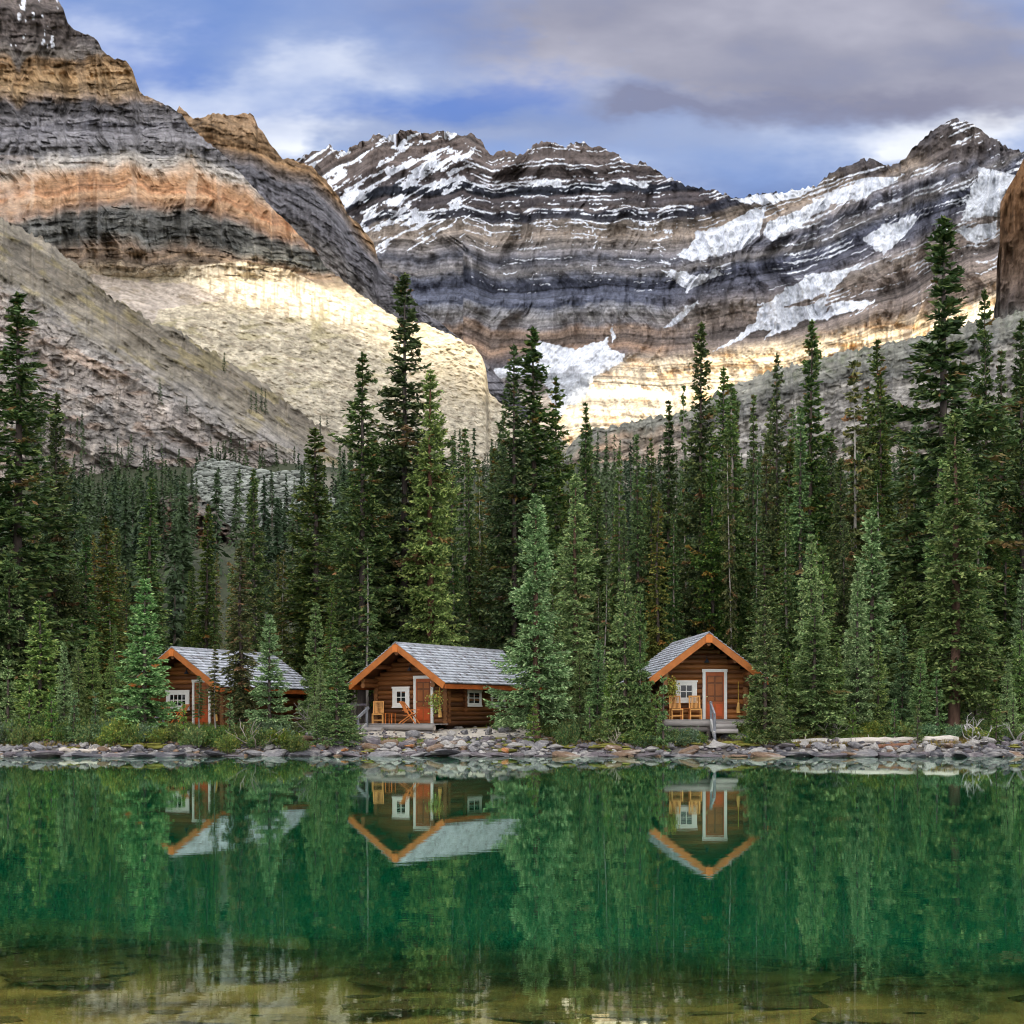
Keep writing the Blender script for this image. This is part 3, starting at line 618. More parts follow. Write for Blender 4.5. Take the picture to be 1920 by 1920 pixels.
# --- low grey ridge on the right
SK5 = [(960, 960), (1030, 890), (1085, 818), (1110, 808), (1160, 800), (1200, 790), (1245, 782), (1290, 776), (1340, 742), (1390, 716), (1430, 700), (1470, 690), (1520, 676), (1570, 664), (1620, 652), (1690, 640), (1720, 634), (1780, 618), (1840, 600), (1900, 590), (2050, 560), (2250, 520)]
def col5(px, py, sk):
    g = py - sk + 16 * fbm(px / 50, py / 26, 207, 4)
    c = cramp(g + 8 * fbm(px / 40, py / 20, 191, 4), [(0, (130, 129, 120)), (30, (118, 118, 111)), (48, (98, 98, 95)), (72, (152, 148, 141)), (110, (142, 139, 135)), (200, (152, 145, 136)), (300, (130, 122, 110))])
    c = mixc(c, lin((172, 146, 122)), ss(1340, 1160, px) * ss(10, 40, g) * (.5 + .4 * vn(px / 25, py / 12, 192)))
    c = mixc(c, lin((98, 106, 84)), ss(.1, .6, fbm(px / 14, py / 9, 193, 3)) * ss(34, 10, g) * .5)
    return c * (bands(py + .25 * px, px, 194, .5) * mott(px, py, 195, .28) * (1 - .45 * cracks(px, py, 196, 8, 22, .09) * ss(20, 50, g)) * vstreak(px, py, 197, .22))[..., None]
massif('right_ridge', SK5, [(960, 1000), (1085, 1010), (2250, 1010)], 2.0, [(960, 560), (1300, 560), (2250, 480)],
       lambda px, py, sk: np.where(py - sk < 34, .75, 1.9), lambda px, py, sk: -.8 * hsh(np.floor(px / 10 + 1.3 * vn(px / 26, py / 14, 208)), np.floor((py + .25 * px) / 8 + vn(px / 26, py / 14, 209)), 210) - 7 * ridged(px / 50, py / 140, 198, 4) - .8 * fbm(px / 7, py / 7, 199, 3), col5, None, 5.5, 42, 200)

# --- brown cliff at the right edge
SK4 = [(1858, 700), (1862, 640), (1858, 600), (1868, 560), (1868, 500), (1874, 460), (1868, 425), (1876, 380), (1890, 352), (1904, 330), (1920, 296), (1960, 240), (2050, 150), (2250, 60)]
def col4(px, py, sk):
    c = cramp(py + 10 * fbm(px / 20, py / 40, 201, 3), [(100, (120, 92, 66)), (350, (124, 92, 64)), (480, (104, 84, 68)), (570, (92, 84, 80)), (590, (112, 108, 104)), (700, (128, 120, 112))])
    return c * (mott(px, py, 202, .3) * vstreak(px, py, 203, .3) * (1 - .5 * cracks(px, py, 204, 7, 30, .10)))[..., None]
massif('right_cliff', SK4, [(1858, 760), (1880, 800), (2250, 820)], 1.6, [(1858, 900), (2250, 800)], lambda px, py, sk: 3.5 + 0 * px,
       lambda px, py, sk: -10 * ridged(px / 22, py / 70, 205, 4), col4, None, 1.0, 52, 200)

# ------------------------------------------------------------------ unseen cloud sheet added to block the sun; gap shaped by lit masks
def build_shade_cloud():
    ZC, cs = 2600.0, 17.0
    x0, x1, y0, y1 = -2700.0, 3200.0, -4200.0, 1750.0
    nx, ny = int((x1 - x0) / cs), int((y1 - y0) / cs)
    num = np.zeros((ny, nx)); den = np.zeros((ny, nx)) + 1e-6
    for P, l in LIT:
        Q = P + SV * ((ZC - P[:, 2]) / SV[2])[:, None]
        ix = ((Q[:, 0] - x0) / cs).astype(int); iy = ((Q[:, 1] - y0) / cs).astype(int)
        ok = (ix >= 0) & (ix < nx) & (iy >= 0) & (iy < ny)
        np.add.at(num, (iy[ok], ix[ok]), l[ok]); np.add.at(den, (iy[ok], ix[ok]), 1.0)
    def blur(a):
        for ax in (0, 1): a = (np.roll(a, 1, ax) + 2 * a + np.roll(a, -1, ax)) / 4
        return a
    num = blur(num); den = blur(den)
    op = num / (den + .02)
    gx, gy = np.meshgrid(np.arange(nx), np.arange(ny))
    nzv = .5 + .30 * vn(gx / 1.7, gy / 1.7, 301) 
    keep = op < np.clip(nzv, .12, .9)
    print('cloud gap cells', int((~keep).sum()))
    vx = x0 + np.arange(nx + 1) * cs; vy = y0 + np.arange(ny + 1) * cs
    VX, VY = np.meshgrid(vx, vy)
    und = 70 * fbm(VX / 420, VY / 420, 302, 4)
    zb = ZC - 12 + 0 * VX; zt = ZC + 12 + 0 * VX
    e = np.zeros_like(VX)
    # thickens away from the gap
    ke = keep.astype(float)
    for _ in range(10): ke = blur(ke)
    kv = np.zeros_like(VX); kv[:-1, :-1] = ke; kv[-1] = 1; kv[:, -1] = 1
    th = ss(.9, 1.0, kv)
    zt = zt + th * (160 + und); zb = zb + th * und * .5
    nV = VX.size
    V = np.concatenate([np.stack([VX, VY, zb], -1).reshape(-1, 3), np.stack([VX, VY, zt], -1).reshape(-1, 3)])
    idx = np.arange(nV).reshape(VX.shape)
    a, b, c_, d = idx[:-1, :-1][keep], idx[:-1, 1:][keep], idx[1:, 1:][keep], idx[1:, :-1][keep]
    Fq = [np.stack([a, d, c_, b], -1), np.stack([a, b, c_, d], -1) + nV]
    kp = np.pad(keep, 1)
    def wall(mask, p, q): return np.stack([p[mask], q[mask], q[mask] + nV, p[mask] + nV], -1)
    A = idx[:-1, :-1]; Bq = idx[:-1, 1:]; Cq = idx[1:, 1:]; Dq = idx[1:, :-1]
    Fq += [wall(keep & ~kp[:-2, 1:-1], A, Bq), wall(keep & ~kp[2:, 1:-1], Cq, Dq), wall(keep & ~kp[1:-1, :-2], Dq, A), wall(keep & ~kp[1:-1, 2:], Bq, Cq)]
    m, t = mat('shade_cloud_vapour')
    df = t.n('ShaderNodeBsdfDiffuse', i_0=(.85, .86, .88)); tr = t.n('ShaderNodeBsdfTranslucent', i_0=(.93, .94, .97))
    finish(t, t.n('ShaderNodeMixShader', i_0=.75, i_1=df.outputs[0], i_2=tr.outputs[0]).outputs[0])
    o = link('added_shade_cloud', npmesh('added_shade_cloud', V, np.concatenate(Fq), m, smooth=False)); tag(o, kind='structure')
build_shade_cloud()

# ------------------------------------------------------------------ conifers
def unit(v): return v / (np.linalg.norm(v, axis=-1, keepdims=True) + 1e-9)
def conifer(seed, H, R, nbr, base=.06, prof=1.0, top_e=.55, bot_e=-.35, tuft=.24, tw=.10, gap=.25, dens=9.0, pal='old', leader=1, rust=.04, upturn=.12, tipfrac=.3, trunk_r=None, barkc=(92, 80, 72), spire=0.0, dead_low=.0):
    """returns (trunk mesh, crown mesh): limbs leave a tapered trunk, twigs leave the limbs, needle sprays line the twigs"""
    g = np.random.default_rng(seed)
    hs = base + (1 - base) * (np.arange(nbr) + g.uniform(0, 1, nbr)) / nbr
    hs = hs ** 1.0
    wh = max(6, int(H / .42)); hs = .66 * hs + .34 * (np.round(hs * wh) / wh) + g.normal(0, .002, nbr); hs = np.clip(hs, base, .992)
    q = (hs - base) / (1 - base)
    az = g.uniform(0, 2 * np.pi, nbr)
    rel = (1 - q) ** prof
    if spire: rel = rel * (1 - spire) + spire * np.clip((1 - q) / .25, 0, 1) * .8
    cl = vn(hs * H * .9 + seed, np.sin(az) * 1.1 + np.cos(az) * .7 + seed, seed) 
    layer = vn(hs * H * 1.35 + 5 * seed, 0 * hs, seed + 1)
    L = R * (rel * .94 + .05 * (q < .97) + .012) * g.uniform(.62, 1.12, nbr) * (1 + gap * cl + gap * .8 * layer + gap * .7 * vn(np.cos(az) * 1.5 + 3 * seed, np.sin(az) * 1.5 + hs * H * .25, seed + 3))
    low = np.clip(1 - q / .12, 0, 1); L = L * (1 - low * .35)
    L = np.clip(L, .10, None)
    dead = g.uniform(0, 1, nbr) < (dead_low * np.clip(1 - q * 3, 0, 1))
    e = bot_e + (top_e - bot_e) * q ** 1.6 + g.normal(0, .10, nbr)
    dh = np.stack([np.cos(az), np.sin(az), 0 * az], -1); pp = np.stack([-np.sin(az), np.cos(az), 0 * az], -1)
    bx = .25 * vn(hs * 3, 0 * hs, seed + 8) * H * .02; by = .25 * vn(hs * 3, 0 * hs + 5, seed + 9) * H * .02
    def bp(i, s):
        Ls = L[i] * s
        z = hs[i] * H + Ls * np.tan(e[i]) - .20 * Ls * s + upturn * L[i] * s ** 3 * 1.4
        r = dh[i] * Ls[:, None]; r[:, 2] = z; r[:, 0] += bx[i]; r[:, 1] += by[i]
        return r
    # twigs
    nt = np.maximum(3, (1.25 * dens * L + 3).astype(int)); nt[dead] = 0
    bi = np.repeat(np.arange(nbr), nt); n = len(bi)
    s = g.uniform(0, 1, n) ** .75 * .92 + .08
    side = np.where(g.uniform(0, 1, n) < .5, -1, 1)
    tl = (.40 * L[bi] * (1 - s) ** .8 + .10 + .10 * np.minimum(L[bi], 1)) * g.uniform(.6, 1.15, n)
    an = g.uniform(.55, 1.05, n)
    td = dh[bi] * np.cos(an)[:, None] + pp[bi] * (side * np.sin(an))[:, None]
    td[:, 2] += np.tan(e[bi]) * .5 + g.uniform(-.45, .12, n)
    td = unit(td); tp = bp(bi, s)
    nk = np.clip((tl / (tuft * .55)).astype(int) + 1, 1, 7)
    ti = np.repeat(np.arange(n), nk); m = len(ti)
    first = np.repeat(np.cumsum(nk) - nk, nk); u = (np.arange(m) - first + g.uniform(.2, .8, m)) / nk[ti]
    pc = tp[ti] + td[ti] * (tl[ti] * u)[:, None]; pc[:, 2] -= .10 * tl[ti] * u * u
    d = unit(td[ti] + g.normal(0, .38, (m, 3)) + np.array([0, 0, .06]))
    cb = bi[ti]
    # sprays along the limb itself and at its tip
    na = np.maximum(3, (L / (tuft * .5)).astype(int)); na[dead] = 0
    ai = np.repeat(np.arange(nbr), na); fs = np.repeat(np.cumsum(na) - na, na); sa = .12 + .90 * (np.arange(len(ai)) - fs + g.uniform(0, 1, len(ai))) / na[ai]
    pa = bp(ai, sa); da = unit(dh[ai] + g.normal(0, .35, (len(ai), 3)) + np.array([0, 0, .1]))
    # leader shoots
    nl = int(10 + H * 2); zl = g.uniform(.93, 1.0, nl) * H; pl = np.stack([0 * zl + bx[-1], 0 * zl + by[-1], zl], -1); dl = unit(g.normal(0, .45, (nl, 3)) + np.array([0, 0, .8]))
    P = np.concatenate([pc, pa, pl]); Dd = np.concatenate([d, da, dl]); B = np.concatenate([cb, ai, np.full(nl, nbr - 1)])
    U = np.concatenate([u, sa, np.ones(nl) * .8])
    m = len(P)
    ln = tuft * g.uniform(.55, 1.25, m) * np.where(np.arange(m) >= m - nl, .75, 1); wd = tw * g.uniform(.6, 1.3, m)
    nr = unit(np.cross(Dd, unit(g.normal(0, 1, (m, 3)) + np.array([0, 0, .9]))))
    a = P - Dd * (ln * .5)[:, None]; c = P + Dd * (ln * .55)[:, None]
    mid = P + np.array([0, 0, -.012])
    b = mid + nr * (wd * .5)[:, None]; dd = mid - nr * (wd * .5)[:, None]
    V = np.stack([a, b, c, dd], 1).reshape(-1, 3); Fq = np.arange(4 * m).reshape(-1, 4)
    pals = {'old': ((42, 64, 28), (74, 100, 42), (116, 126, 54), (136, 92, 40)),
            'fir': ((52, 84, 38), (88, 124, 56), (130, 150, 68), (140, 96, 44)),
            'blue': ((70, 102, 54), (108, 146, 80), (160, 182, 116), (128, 100, 52)),
            'green': ((66, 98, 42), (104, 140, 60), (156, 172, 80), (140, 102, 48)),
            'rusty': ((66, 78, 34), (98, 108, 46), (138, 128, 56), (146, 96, 42)),
            'pale': ((74, 102, 54), (114, 142, 74), (158, 172, 98), (134, 104, 54))}[pal]
    c0, c1, c2, c3 = [lin(k) * q_ for k, q_ in zip(pals, (1.0, 1.25, 1.35, 1.1))]
    tb = g.uniform(0, 1, nbr) * .6 + .4 * (cl * .5 + .5); rb = g.uniform(0, 1, nbr) < rust * .55
    w = np.clip(tb[B] * .7 + g.uniform(-.25, .55, m), 0, 1)
    cc = mixc(np.tile(c0, (m, 1)), c1, w)
    cc = mixc(cc, c2, (U > 1 - tipfrac) * g.uniform(0, 1, m) ** 1.5 * .8)
    rr = rb[B] | (g.uniform(0, 1, m) < rust * .2)
    cc = mixc(cc, c3, rr * g.uniform(.4, 1, m))
    crown = npmesh('crown', V, Fq, M_LEAF, np.repeat(cc, 4, 0))
    # trunk and limbs
    mb = MB(); tr = trunk_r or (.035 + H * .0085); zz = np.linspace(-.35, H * .985, 14)
    bxz = .25 * vn(zz / H * 3, 0 * zz, seed + 8) * H * .02; byz = .25 * vn(zz / H * 3, 0 * zz + 5, seed + 9) * H * .02
    bc = lin(barkc)
    rr_ = tr * (1 - np.clip(zz, 0, H) / H) ** .8 + .010; rr_[0] *= 1.5; rr_[1] *= 1.1
    mb.tube(np.stack([bxz, byz, zz], -1), rr_, bc, k=8, jit=.08, rng=g)
    Vt = [np.concatenate(mb.v)]; Ft = [q_ for q_ in mb.f if len(q_) == 4]; 
    i = np.arange(nbr); ends = []
    S = [bp(i, np.full(nbr, x)) for x in (0.0, .45, .9)]
    w_ = np.array([.022, .014, .005])[:, None] * (.6 + .5 * L[None]) * (1.0)
    base_n = len(Vt[0]); rows = []
    for k in range(3):
        for (ox, oz) in ((-1, -.6), (1, -.6), (0, 1)):
            rows.append(S[k] + pp * (ox * w_[k])[:, None] + np.array([0, 0, 1.0]) * (oz * w_[k])[:, None])
    R_ = np.stack(rows, 1)  # nbr,9,3
    Vt.append(R_.reshape(-1, 3)); off = base_n + np.arange(nbr)[:, None] * 9
    fl = []
    for k in (0, 1):
        for j in range(3):
            fl.append(np.concatenate([off + k * 3 + j, off + k * 3 + (j + 1) % 3, off + k * 3 + 3 + (j + 1) % 3, off + k * 3 + 3 + j], 1))
    Fa = np.concatenate([np.array(Ft)] + fl)
    Vt = np.concatenate(Vt); ct = np.tile(bc, (len(Vt), 1))
    ct[base_n:] = lin((62, 60, 44))
    trunk = npmesh('trunk', Vt, Fa, M_BARK, ct)
    return trunk, crown, H, R
KINDS = {}
def kind(name, variants): KINDS[name] = variants
kind('tall_spruce', [conifer(11, 20, 2.3, 420, base=.10, prof=.72, bot_e=-.30, top_e=.45, gap=.42, dens=7, pal='old', tuft=.30, tw=.12, rust=.05, upturn=.22, barkc=(86, 76, 70)),
                     conifer(12, 20, 2.1, 380, base=.12, prof=.66, bot_e=-.28, top_e=.35, gap=.50, dens=7, pal='old', tuft=.30, tw=.12, rust=.07, upturn=.25, barkc=(86, 76, 70)),
                     conifer(13, 20, 2.2, 460, base=.08, prof=.8, bot_e=-.34, top_e=.5, gap=.36, dens=7, pal='old', tuft=.28, tw=.12, rust=.03, upturn=.2)])
kind('spire_fir', [conifer(21, 16, 1.35, 430, base=.08, prof=.85, bot_e=-.42, top_e=.35, gap=.20, dens=9, pal='fir', tuft=.22, tw=.10, rust=.06),
                   conifer(22, 16, 1.25, 400, base=.16, prof=.75, bot_e=-.45, top_e=.3, gap=.24, dens=9, pal='fir', tuft=.22, tw=.10, rust=.08, barkc=(150, 140, 128)),
                   conifer(23, 16, 1.45, 470, base=.05, prof=.95, bot_e=-.40, top_e=.35, gap=.18, dens=9, pal='old', tuft=.22, tw=.10, rust=.05),
                   conifer(24, 16, 1.20, 380, base=.12, prof=.8, bot_e=-.5, top_e=.3, gap=.28, dens=9, pal='rusty', tuft=.22, tw=.10, rust=.14)])
kind('young_fir', [conifer(31, 7, 1.35, 300, base=.02, prof=.95, bot_e=-.15, top_e=.7, gap=.18, dens=13, pal='blue', tuft=.15, tw=.065, rust=.01, upturn=.2),
                   conifer(32, 7, 1.25, 280, base=.04, prof=1.05, bot_e=-.12, top_e=.75, gap=.22, dens=13, pal='green', tuft=.15, tw=.065, rust=.03, upturn=.2),
                   conifer(33, 7, 1.5, 280, base=.03, prof=.85, bot_e=-.25, top_e=.6, gap=.28, dens=12, pal='pale', tuft=.16, tw=.07, rust=.02, upturn=.16)])
kind('broad_spruce', [conifer(41, 13, 2.3, 430, base=.10, prof=.82, bot_e=-.22, top_e=.55, gap=.28, dens=9, pal='blue', tuft=.21, tw=.09, rust=.01, upturn=.22, barkc=(110, 80, 64), trunk_r=.21),
                      conifer(42, 16, 2.1, 440, base=.12, prof=.78, bot_e=-.30, top_e=.5, gap=.30, dens=8, pal='pale', tuft=.24, tw=.10, rust=.03, upturn=.2, barkc=(110, 80, 64), trunk_r=.24)])
kind('thin_fir', [conifer(51, 9, .55, 190, base=.25, prof=.6, bot_e=-.5, top_e=.3, gap=.4, dens=9, pal='rusty', tuft=.16, tw=.07, rust=.15, barkc=(168, 160, 150), trunk_r=.055),
                  conifer(52, 9, .6, 170, base=.30, prof=.7, bot_e=-.3, top_e=.4, gap=.4, dens=8, pal='fir', tuft=.16, tw=.07, rust=.08, barkc=(150, 142, 132), trunk_r=.06)])
kind('sapling', [conifer(61, 2.4, .62, 90, base=.03, prof=.9, bot_e=0, top_e=.8, gap=.2, dens=16, pal='green', tuft=.11, tw=.05, rust=.04, upturn=.2),
                 conifer(62, 2.4, .5, 80, base=.03, prof=.9, bot_e=.05, top_e=.8, gap=.25, dens=16, pal='blue', tuft=.11, tw=.05, rust=.02, upturn=.2)])
TREES = []
rngT = np.random.default_rng(77)
def ztop(py, D): return CH + (HY - py) / F * D
def plant(kd, px, top, D, hw=None, v=None, label=None, grp=None, name=None):
    vs = KINDS[kd]; v = int(rngT.integers(len(vs))) if v is None else v % len(vs)
    tm, cm, H, R = vs[v]
    x = (px - CX) / F * D; zb = gz(x, D); h = ztop(top, D) - zb
    if h < .5: return None
    sz = h / H; sxy = (hw / F * D / (R * (.80 if kd == 'young_fir' else .66 if kd == 'tall_spruce' else .90))) if hw else sz * rngT.uniform(.76, 1.02)
    r = root(name or {'tall_spruce': 'spruce_tree', 'spire_fir': 'fir_tree', 'young_fir': 'young_fir_tree', 'broad_spruce': 'spruce_tree', 'thin_fir': 'thin_fir_tree', 'sapling': 'fir_sapling'}[kd], (x, D, zb - .05), rngT.uniform(0, 6.28))
    r.scale = (sxy, sxy * rngT.uniform(.88, 1.1), sz * 1.0)
    if label is None: r.rotation_euler = (rngT.normal(0, .018), rngT.normal(0, .018), r.rotation_euler.z)
    link('trunk', tm, r); link('crown', cm, r)
    TREES.append([r, kd, v, px, top, D, label, grp]); return r
# trees one can single out, (kind, x, tip, distance, half width, variant, label)
NAMED = [
 ('tall_spruce', 38, 548, 70, 82, 1, 'tall dark ragged spruce at the far left edge, highest tree left of the cabins'),
 ('tall_spruce', 106, 735, 73, 42, 2, 'dark spruce with drooping boughs just right of the tallest tree at the left edge'),
 ('spire_fir', 282, 895, 84, 48, 0, 'pointed green fir rising above the left cabin, in front of the red ledge'),
 ('spire_fir', 388, 945, 84, 40, 2, 'dark narrow fir behind the ridge of the left cabin'),
 ('tall_spruce', 478, 878, 80, 34, 0, 'slim open topped spruce behind the right half of the left cabin'),
 ('tall_spruce', 590, 800, 82, 56, 2, 'bushy dark spruce between the left and middle cabins with boulder slope beside its tip'),
 ('young_fir', 270, 1085, 63.4, 60, 0, 'bushy blue green young fir hiding the left part of the left cabin'),
 ('tall_spruce', 680, 660, 74, 52, 1, 'rust tinged spruce with a split double tip left of the tallest central tree'),
 ('tall_spruce', 757, 512, 76, 76, 0, 'tallest central spruce standing against the sunlit shoulder behind the middle cabin'),
 ('broad_spruce', 806, 690, 74, 72, 1, 'broad pale green spruce leaning on the right side of the tallest central spruce'),
 ('spire_fir', 848, 815, 88, 30, 0, 'slim fir right of the tallest central spruce, above the middle cabin roof'),
 ('spire_fir', 880, 852, 86, 30, 2, 'short dark fir spire left of the big twin spruces, above the middle cabin'),
 ('tall_spruce', 965, 645, 78, 50, 0, 'left one of the two big spruces standing against the lower glacier'),
 ('tall_spruce', 1000, 612, 79, 66, 2, 'right and taller one of the two big spruces standing against the lower glacier'),
 ('tall_spruce', 1040, 705, 82, 40, 1, 'shorter spruce at the right side of the pair before the lower glacier'),
 ('spire_fir', 1098, 752, 86, 36, 2, 'lone dark spire fir right of the glacier, between two gaps of sunlit rock'),
 ('broad_spruce', 1004, 925, 63.8, 82, 0, 'large full blue green spruce by the path, hiding the right end of the middle cabin'),
 ('broad_spruce', 1078, 885, 69, 62, 1, 'pale green spruce directly right of the large one by the path'),
 ('spire_fir', 1160, 842, 86, 24, 1, 'thin sparse fir left of the right cabin, in front of pinkish cliff'),
 ('spire_fir', 1195, 812, 88, 28, 0, 'slender fir left of the right cabin, first of a close pair'),
 ('spire_fir', 1222, 820, 90, 28, 2, 'slender fir left of the right cabin, second of a close pair'),
 ('spire_fir', 1254, 748, 88, 40, 2, 'dark pointed fir above the left eave of the right cabin'),
 ('tall_spruce', 1315, 603, 86, 44, 2, 'very tall narrow dark spruce directly above the right cabin gable'),
 ('spire_fir', 1374, 715, 88, 40, 1, 'fir with pale double trunks right of the tall spruce above the right cabin'),
 ('spire_fir', 1412, 738, 90, 30, 0, 'slim fir between the pale trunked fir and the rust based spruce'),
 ('tall_spruce', 1456, 662, 86, 32, 1, 'narrow spruce with rusty lower boughs, between two firs right of the right cabin'),
 ('tall_spruce', 1522, 598, 84, 46, 2, 'tall dark spruce with sharp tip, second tallest right of the right cabin'),
 ('spire_fir', 1502, 772, 80, 44, 0, 'leafy fir at the left foot of the second tallest right hand spruce'),
 ('thin_fir', 1602, 675, 82, 34, 0, 'gaunt dark brown fir with orange dead boughs, mostly bare below'),
 ('spire_fir', 1652, 698, 84, 42, 2, 'dark fir between the gaunt brown fir and the tallest right hand spruce'),
 ('tall_spruce', 1762, 405, 74, 104, 0, 'tallest tree of all, ragged dark spruce on the right reaching the snowfields'),
 ('tall_spruce', 1846, 540, 80, 42, 2, 'slim tall spruce beside the brown cliff, right of the tallest tree'),
 ('spire_fir', 1876, 655, 82, 44, 0, 'green fir below the brown cliff near the right edge'),
 ('tall_spruce', 1918, 598, 78, 52, 0, 'spruce cut by the right edge of the view'),
 ('broad_spruce', 1792, 772, 65.5, 86, 1, 'large pale green spruce with bare reddish lower trunk at right'),
 ('young_fir', 1634, 958, 68, 64, 0, 'blue green young fir with bright tip left of the large pale spruce'),
 ('young_fir', 1520, 1003, 66, 48, 2, 'olive young fir standing right of the right cabin above the shore log'),
 ('young_fir', 1526, 1130, 63.5, 58, 2, 'drooping grey green young fir by the shore log, right of the right cabin'),
 ('young_fir', 1435, 1108, 62.35, 46, 1, 'bright green young fir touching the right eave of the right cabin'),
 ('young_fir', 1608, 1062, 65, 44, 0, 'small bright blue green fir in front of the taller one at right'),
 ('spire_fir', 1432, 988, 70, 42, 0, 'light green fir with pale trunk just behind the right cabin, right side'),
 ('young_fir', 1172, 1058, 63.2, 42, 1, 'yellow green young fir left of the right cabin'),
 ('young_fir', 1200, 1102, 62.9, 28, 1, 'narrow young fir touching the left roof edge of the right cabin'),
 ('young_fir', 506, 1152, 64, 42, 0, 'blue green young fir in front of the right end of the left cabin'),
 ('young_fir', 632, 1195, 62.8, 38, 1, 'small light green fir left of the middle cabin porch by the rocks'),
 ('thin_fir', 403, 1208, 66.2, 16, 0, 'thin brown fir with whitish trunk before the left cabin roof'),
 ('thin_fir', 374, 1265, 65.8, 15, 1, 'short thin fir with pale trunk before the left cabin window'),
 ('young_fir', 75, 1128, 66, 50, 1, 'yellowish green young fir near the left edge'),
 ('young_fir', 120, 1204, 64, 26, 0, 'small pointed bluish fir left of the left cabin'),
 ('spire_fir', 200, 965, 76, 42, 3, 'brown tinged fir between the left edge trees and the left cabin'),
 ('spire_fir', 160, 1000, 74, 40, 0, 'green fir left of the brown tinged one near the left edge'),
 ('spire_fir', 452, 1010, 65.6, 36, 3, 'olive brown fir with whitish stems directly behind the left cabin roof'),
 ('young_fir', 592, 1130, 70, 36, 0, 'rounded green fir between the left and middle cabins'),
 ('spire_fir', 700, 815, 76, 46, 0, 'dense green fir below the split topped spruce, behind the middle cabin gable'),
 ('thin_fir', 690, 1020, 71, 26, 1, 'thin fir with scarred grey trunk at the left side of the middle cabin'),
 ('spire_fir', 795, 950, 76, 46, 3, 'yellow brown fir directly behind the middle cabin roof'),
 ('sapling', 1244, 1270, 61.8, 18, 1, 'small bluish sapling before the porch chairs of the right cabin'),
]
for kd, px, top, D, hw, v, lb in NAMED: plant(kd, px, top, D, hw, v, lb)
# the forest wall
ENV = [(-40, 830), (60, 880), (130, 990), (230, 1010), (330, 1050), (400, 1060), (470, 960), (560, 930), (640, 880), (800, 885), (880, 900), (960, 860), (1060, 860), (1130, 905), (1180, 905), (1250, 850), (1330, 800), (1420, 805), (1500, 790), (1600, 800), (1700, 740), (1800, 740), (1960, 760)]
CAB = [(300, 590, 70, 80), (640, 985, 66, 78), (1205, 1450, 63, 75)]
def env(px): return np.interp(px, [e[0] for e in ENV], [e[1] for e in ENV])
nb = 0
for row, (D, dx, drop) in enumerate(((101, 40, -10), (91, 42, 40), (83, 46, 90), (76, 58, 155), (70, 76, 235))):
    px = -30 + rngT.uniform(0, dx)
    while px < 1960:
        p = px + rngT.uniform(-.3, .3) * dx; d = D + rngT.uniform(-2.5, 2.5)
        x = (p - CX) / F * d
        block = any(a - 12 < p < b + 12 and d > 62 and d < dd + 3 for a, b, _, dd in CAB)
        if not block:
            top = env(p) + drop + rngT.normal(0, 52) + (60 if rngT.random() < .2 else 0)
            if 130 < p < 290: top = max(top, 985 + rngT.uniform(0, 60))
            if 290 < p < 455: top = max(top, 1015 + rngT.uniform(0, 60))
            if 455 < p < 575: top = max(top, 1000 + rngT.uniform(0, 60))
            kd = ['spire_fir', 'spire_fir', 'tall_spruce'][int(rngT.integers(3))] if D > 74 else ['spire_fir', 'young_fir', 'spire_fir'][int(rngT.integers(3))]
            if rngT.random() < .10: kd = 'thin_fir'
            plant(kd, p, top, d, None if kd != 'thin_fir' else 16); nb += 1
        px += dx * rngT.uniform(.75, 1.25)
# young growth in front
for px, top, D, kd in [(18, 1240, 63.5, 'sapling'), (52, 1265, 63, 'sapling'), (150, 1215, 66, 'young_fir'), (176, 1180, 67, 'young_fir'), (205, 1225, 65, 'young_fir'), (446, 1262, 65.5, 'young_fir'), (604, 1250, 64.5, 'young_fir'), (590, 1245, 66, 'young_fir'),
                       (1050, 1190, 64.5, 'young_fir'), (1085, 1215, 65.5, 'young_fir'), (1120, 1200, 64.5, 'young_fir'), (1148, 1240, 63.6, 'young_fir'), (1190, 1225, 63.4, 'young_fir'), (1478, 1215, 65, 'young_fir'), (1570, 1205, 64.5, 'young_fir'), (1648, 1190, 65, 'young_fir'),
                       (1688, 1170, 66, 'young_fir'), (1724, 1215, 64, 'young_fir'), (1755, 1260, 63.6, 'sapling'), (1850, 1210, 65, 'young_fir'), (1885, 1235, 64, 'young_fir'), (1912, 1180, 66, 'young_fir'), (1000, 1318, 62.6, 'sapling'), (1228, 1300, 62.4, 'sapling'), (1412, 1300, 62.8, 'sapling'),
                       (1484, 1325, 62.6, 'sapling'), (1600, 1320, 62.7, 'sapling'), (1676, 1312, 62.7, 'sapling'), (1722, 1322, 62.5, 'sapling'), (1868, 1310, 62.6, 'sapling'), (1900, 1300, 63, 'sapling'), (430, 1308, 63, 'sapling'), (345, 1322, 62.6, 'sapling'), (96, 1290, 62.8, 'sapling'), (140, 1300, 62.5, 'sapling'), (180, 1298, 62.8, 'sapling'), (598, 1322, 62.6, 'sapling'), (1105, 1305, 62.8, 'sapling'), (1140, 1312, 62.6, 'sapling'), (1180, 1300, 63, 'sapling')]:
    plant(kd, px + rngT.uniform(-4, 4), top, D, None)
print('trees', len(TREES))
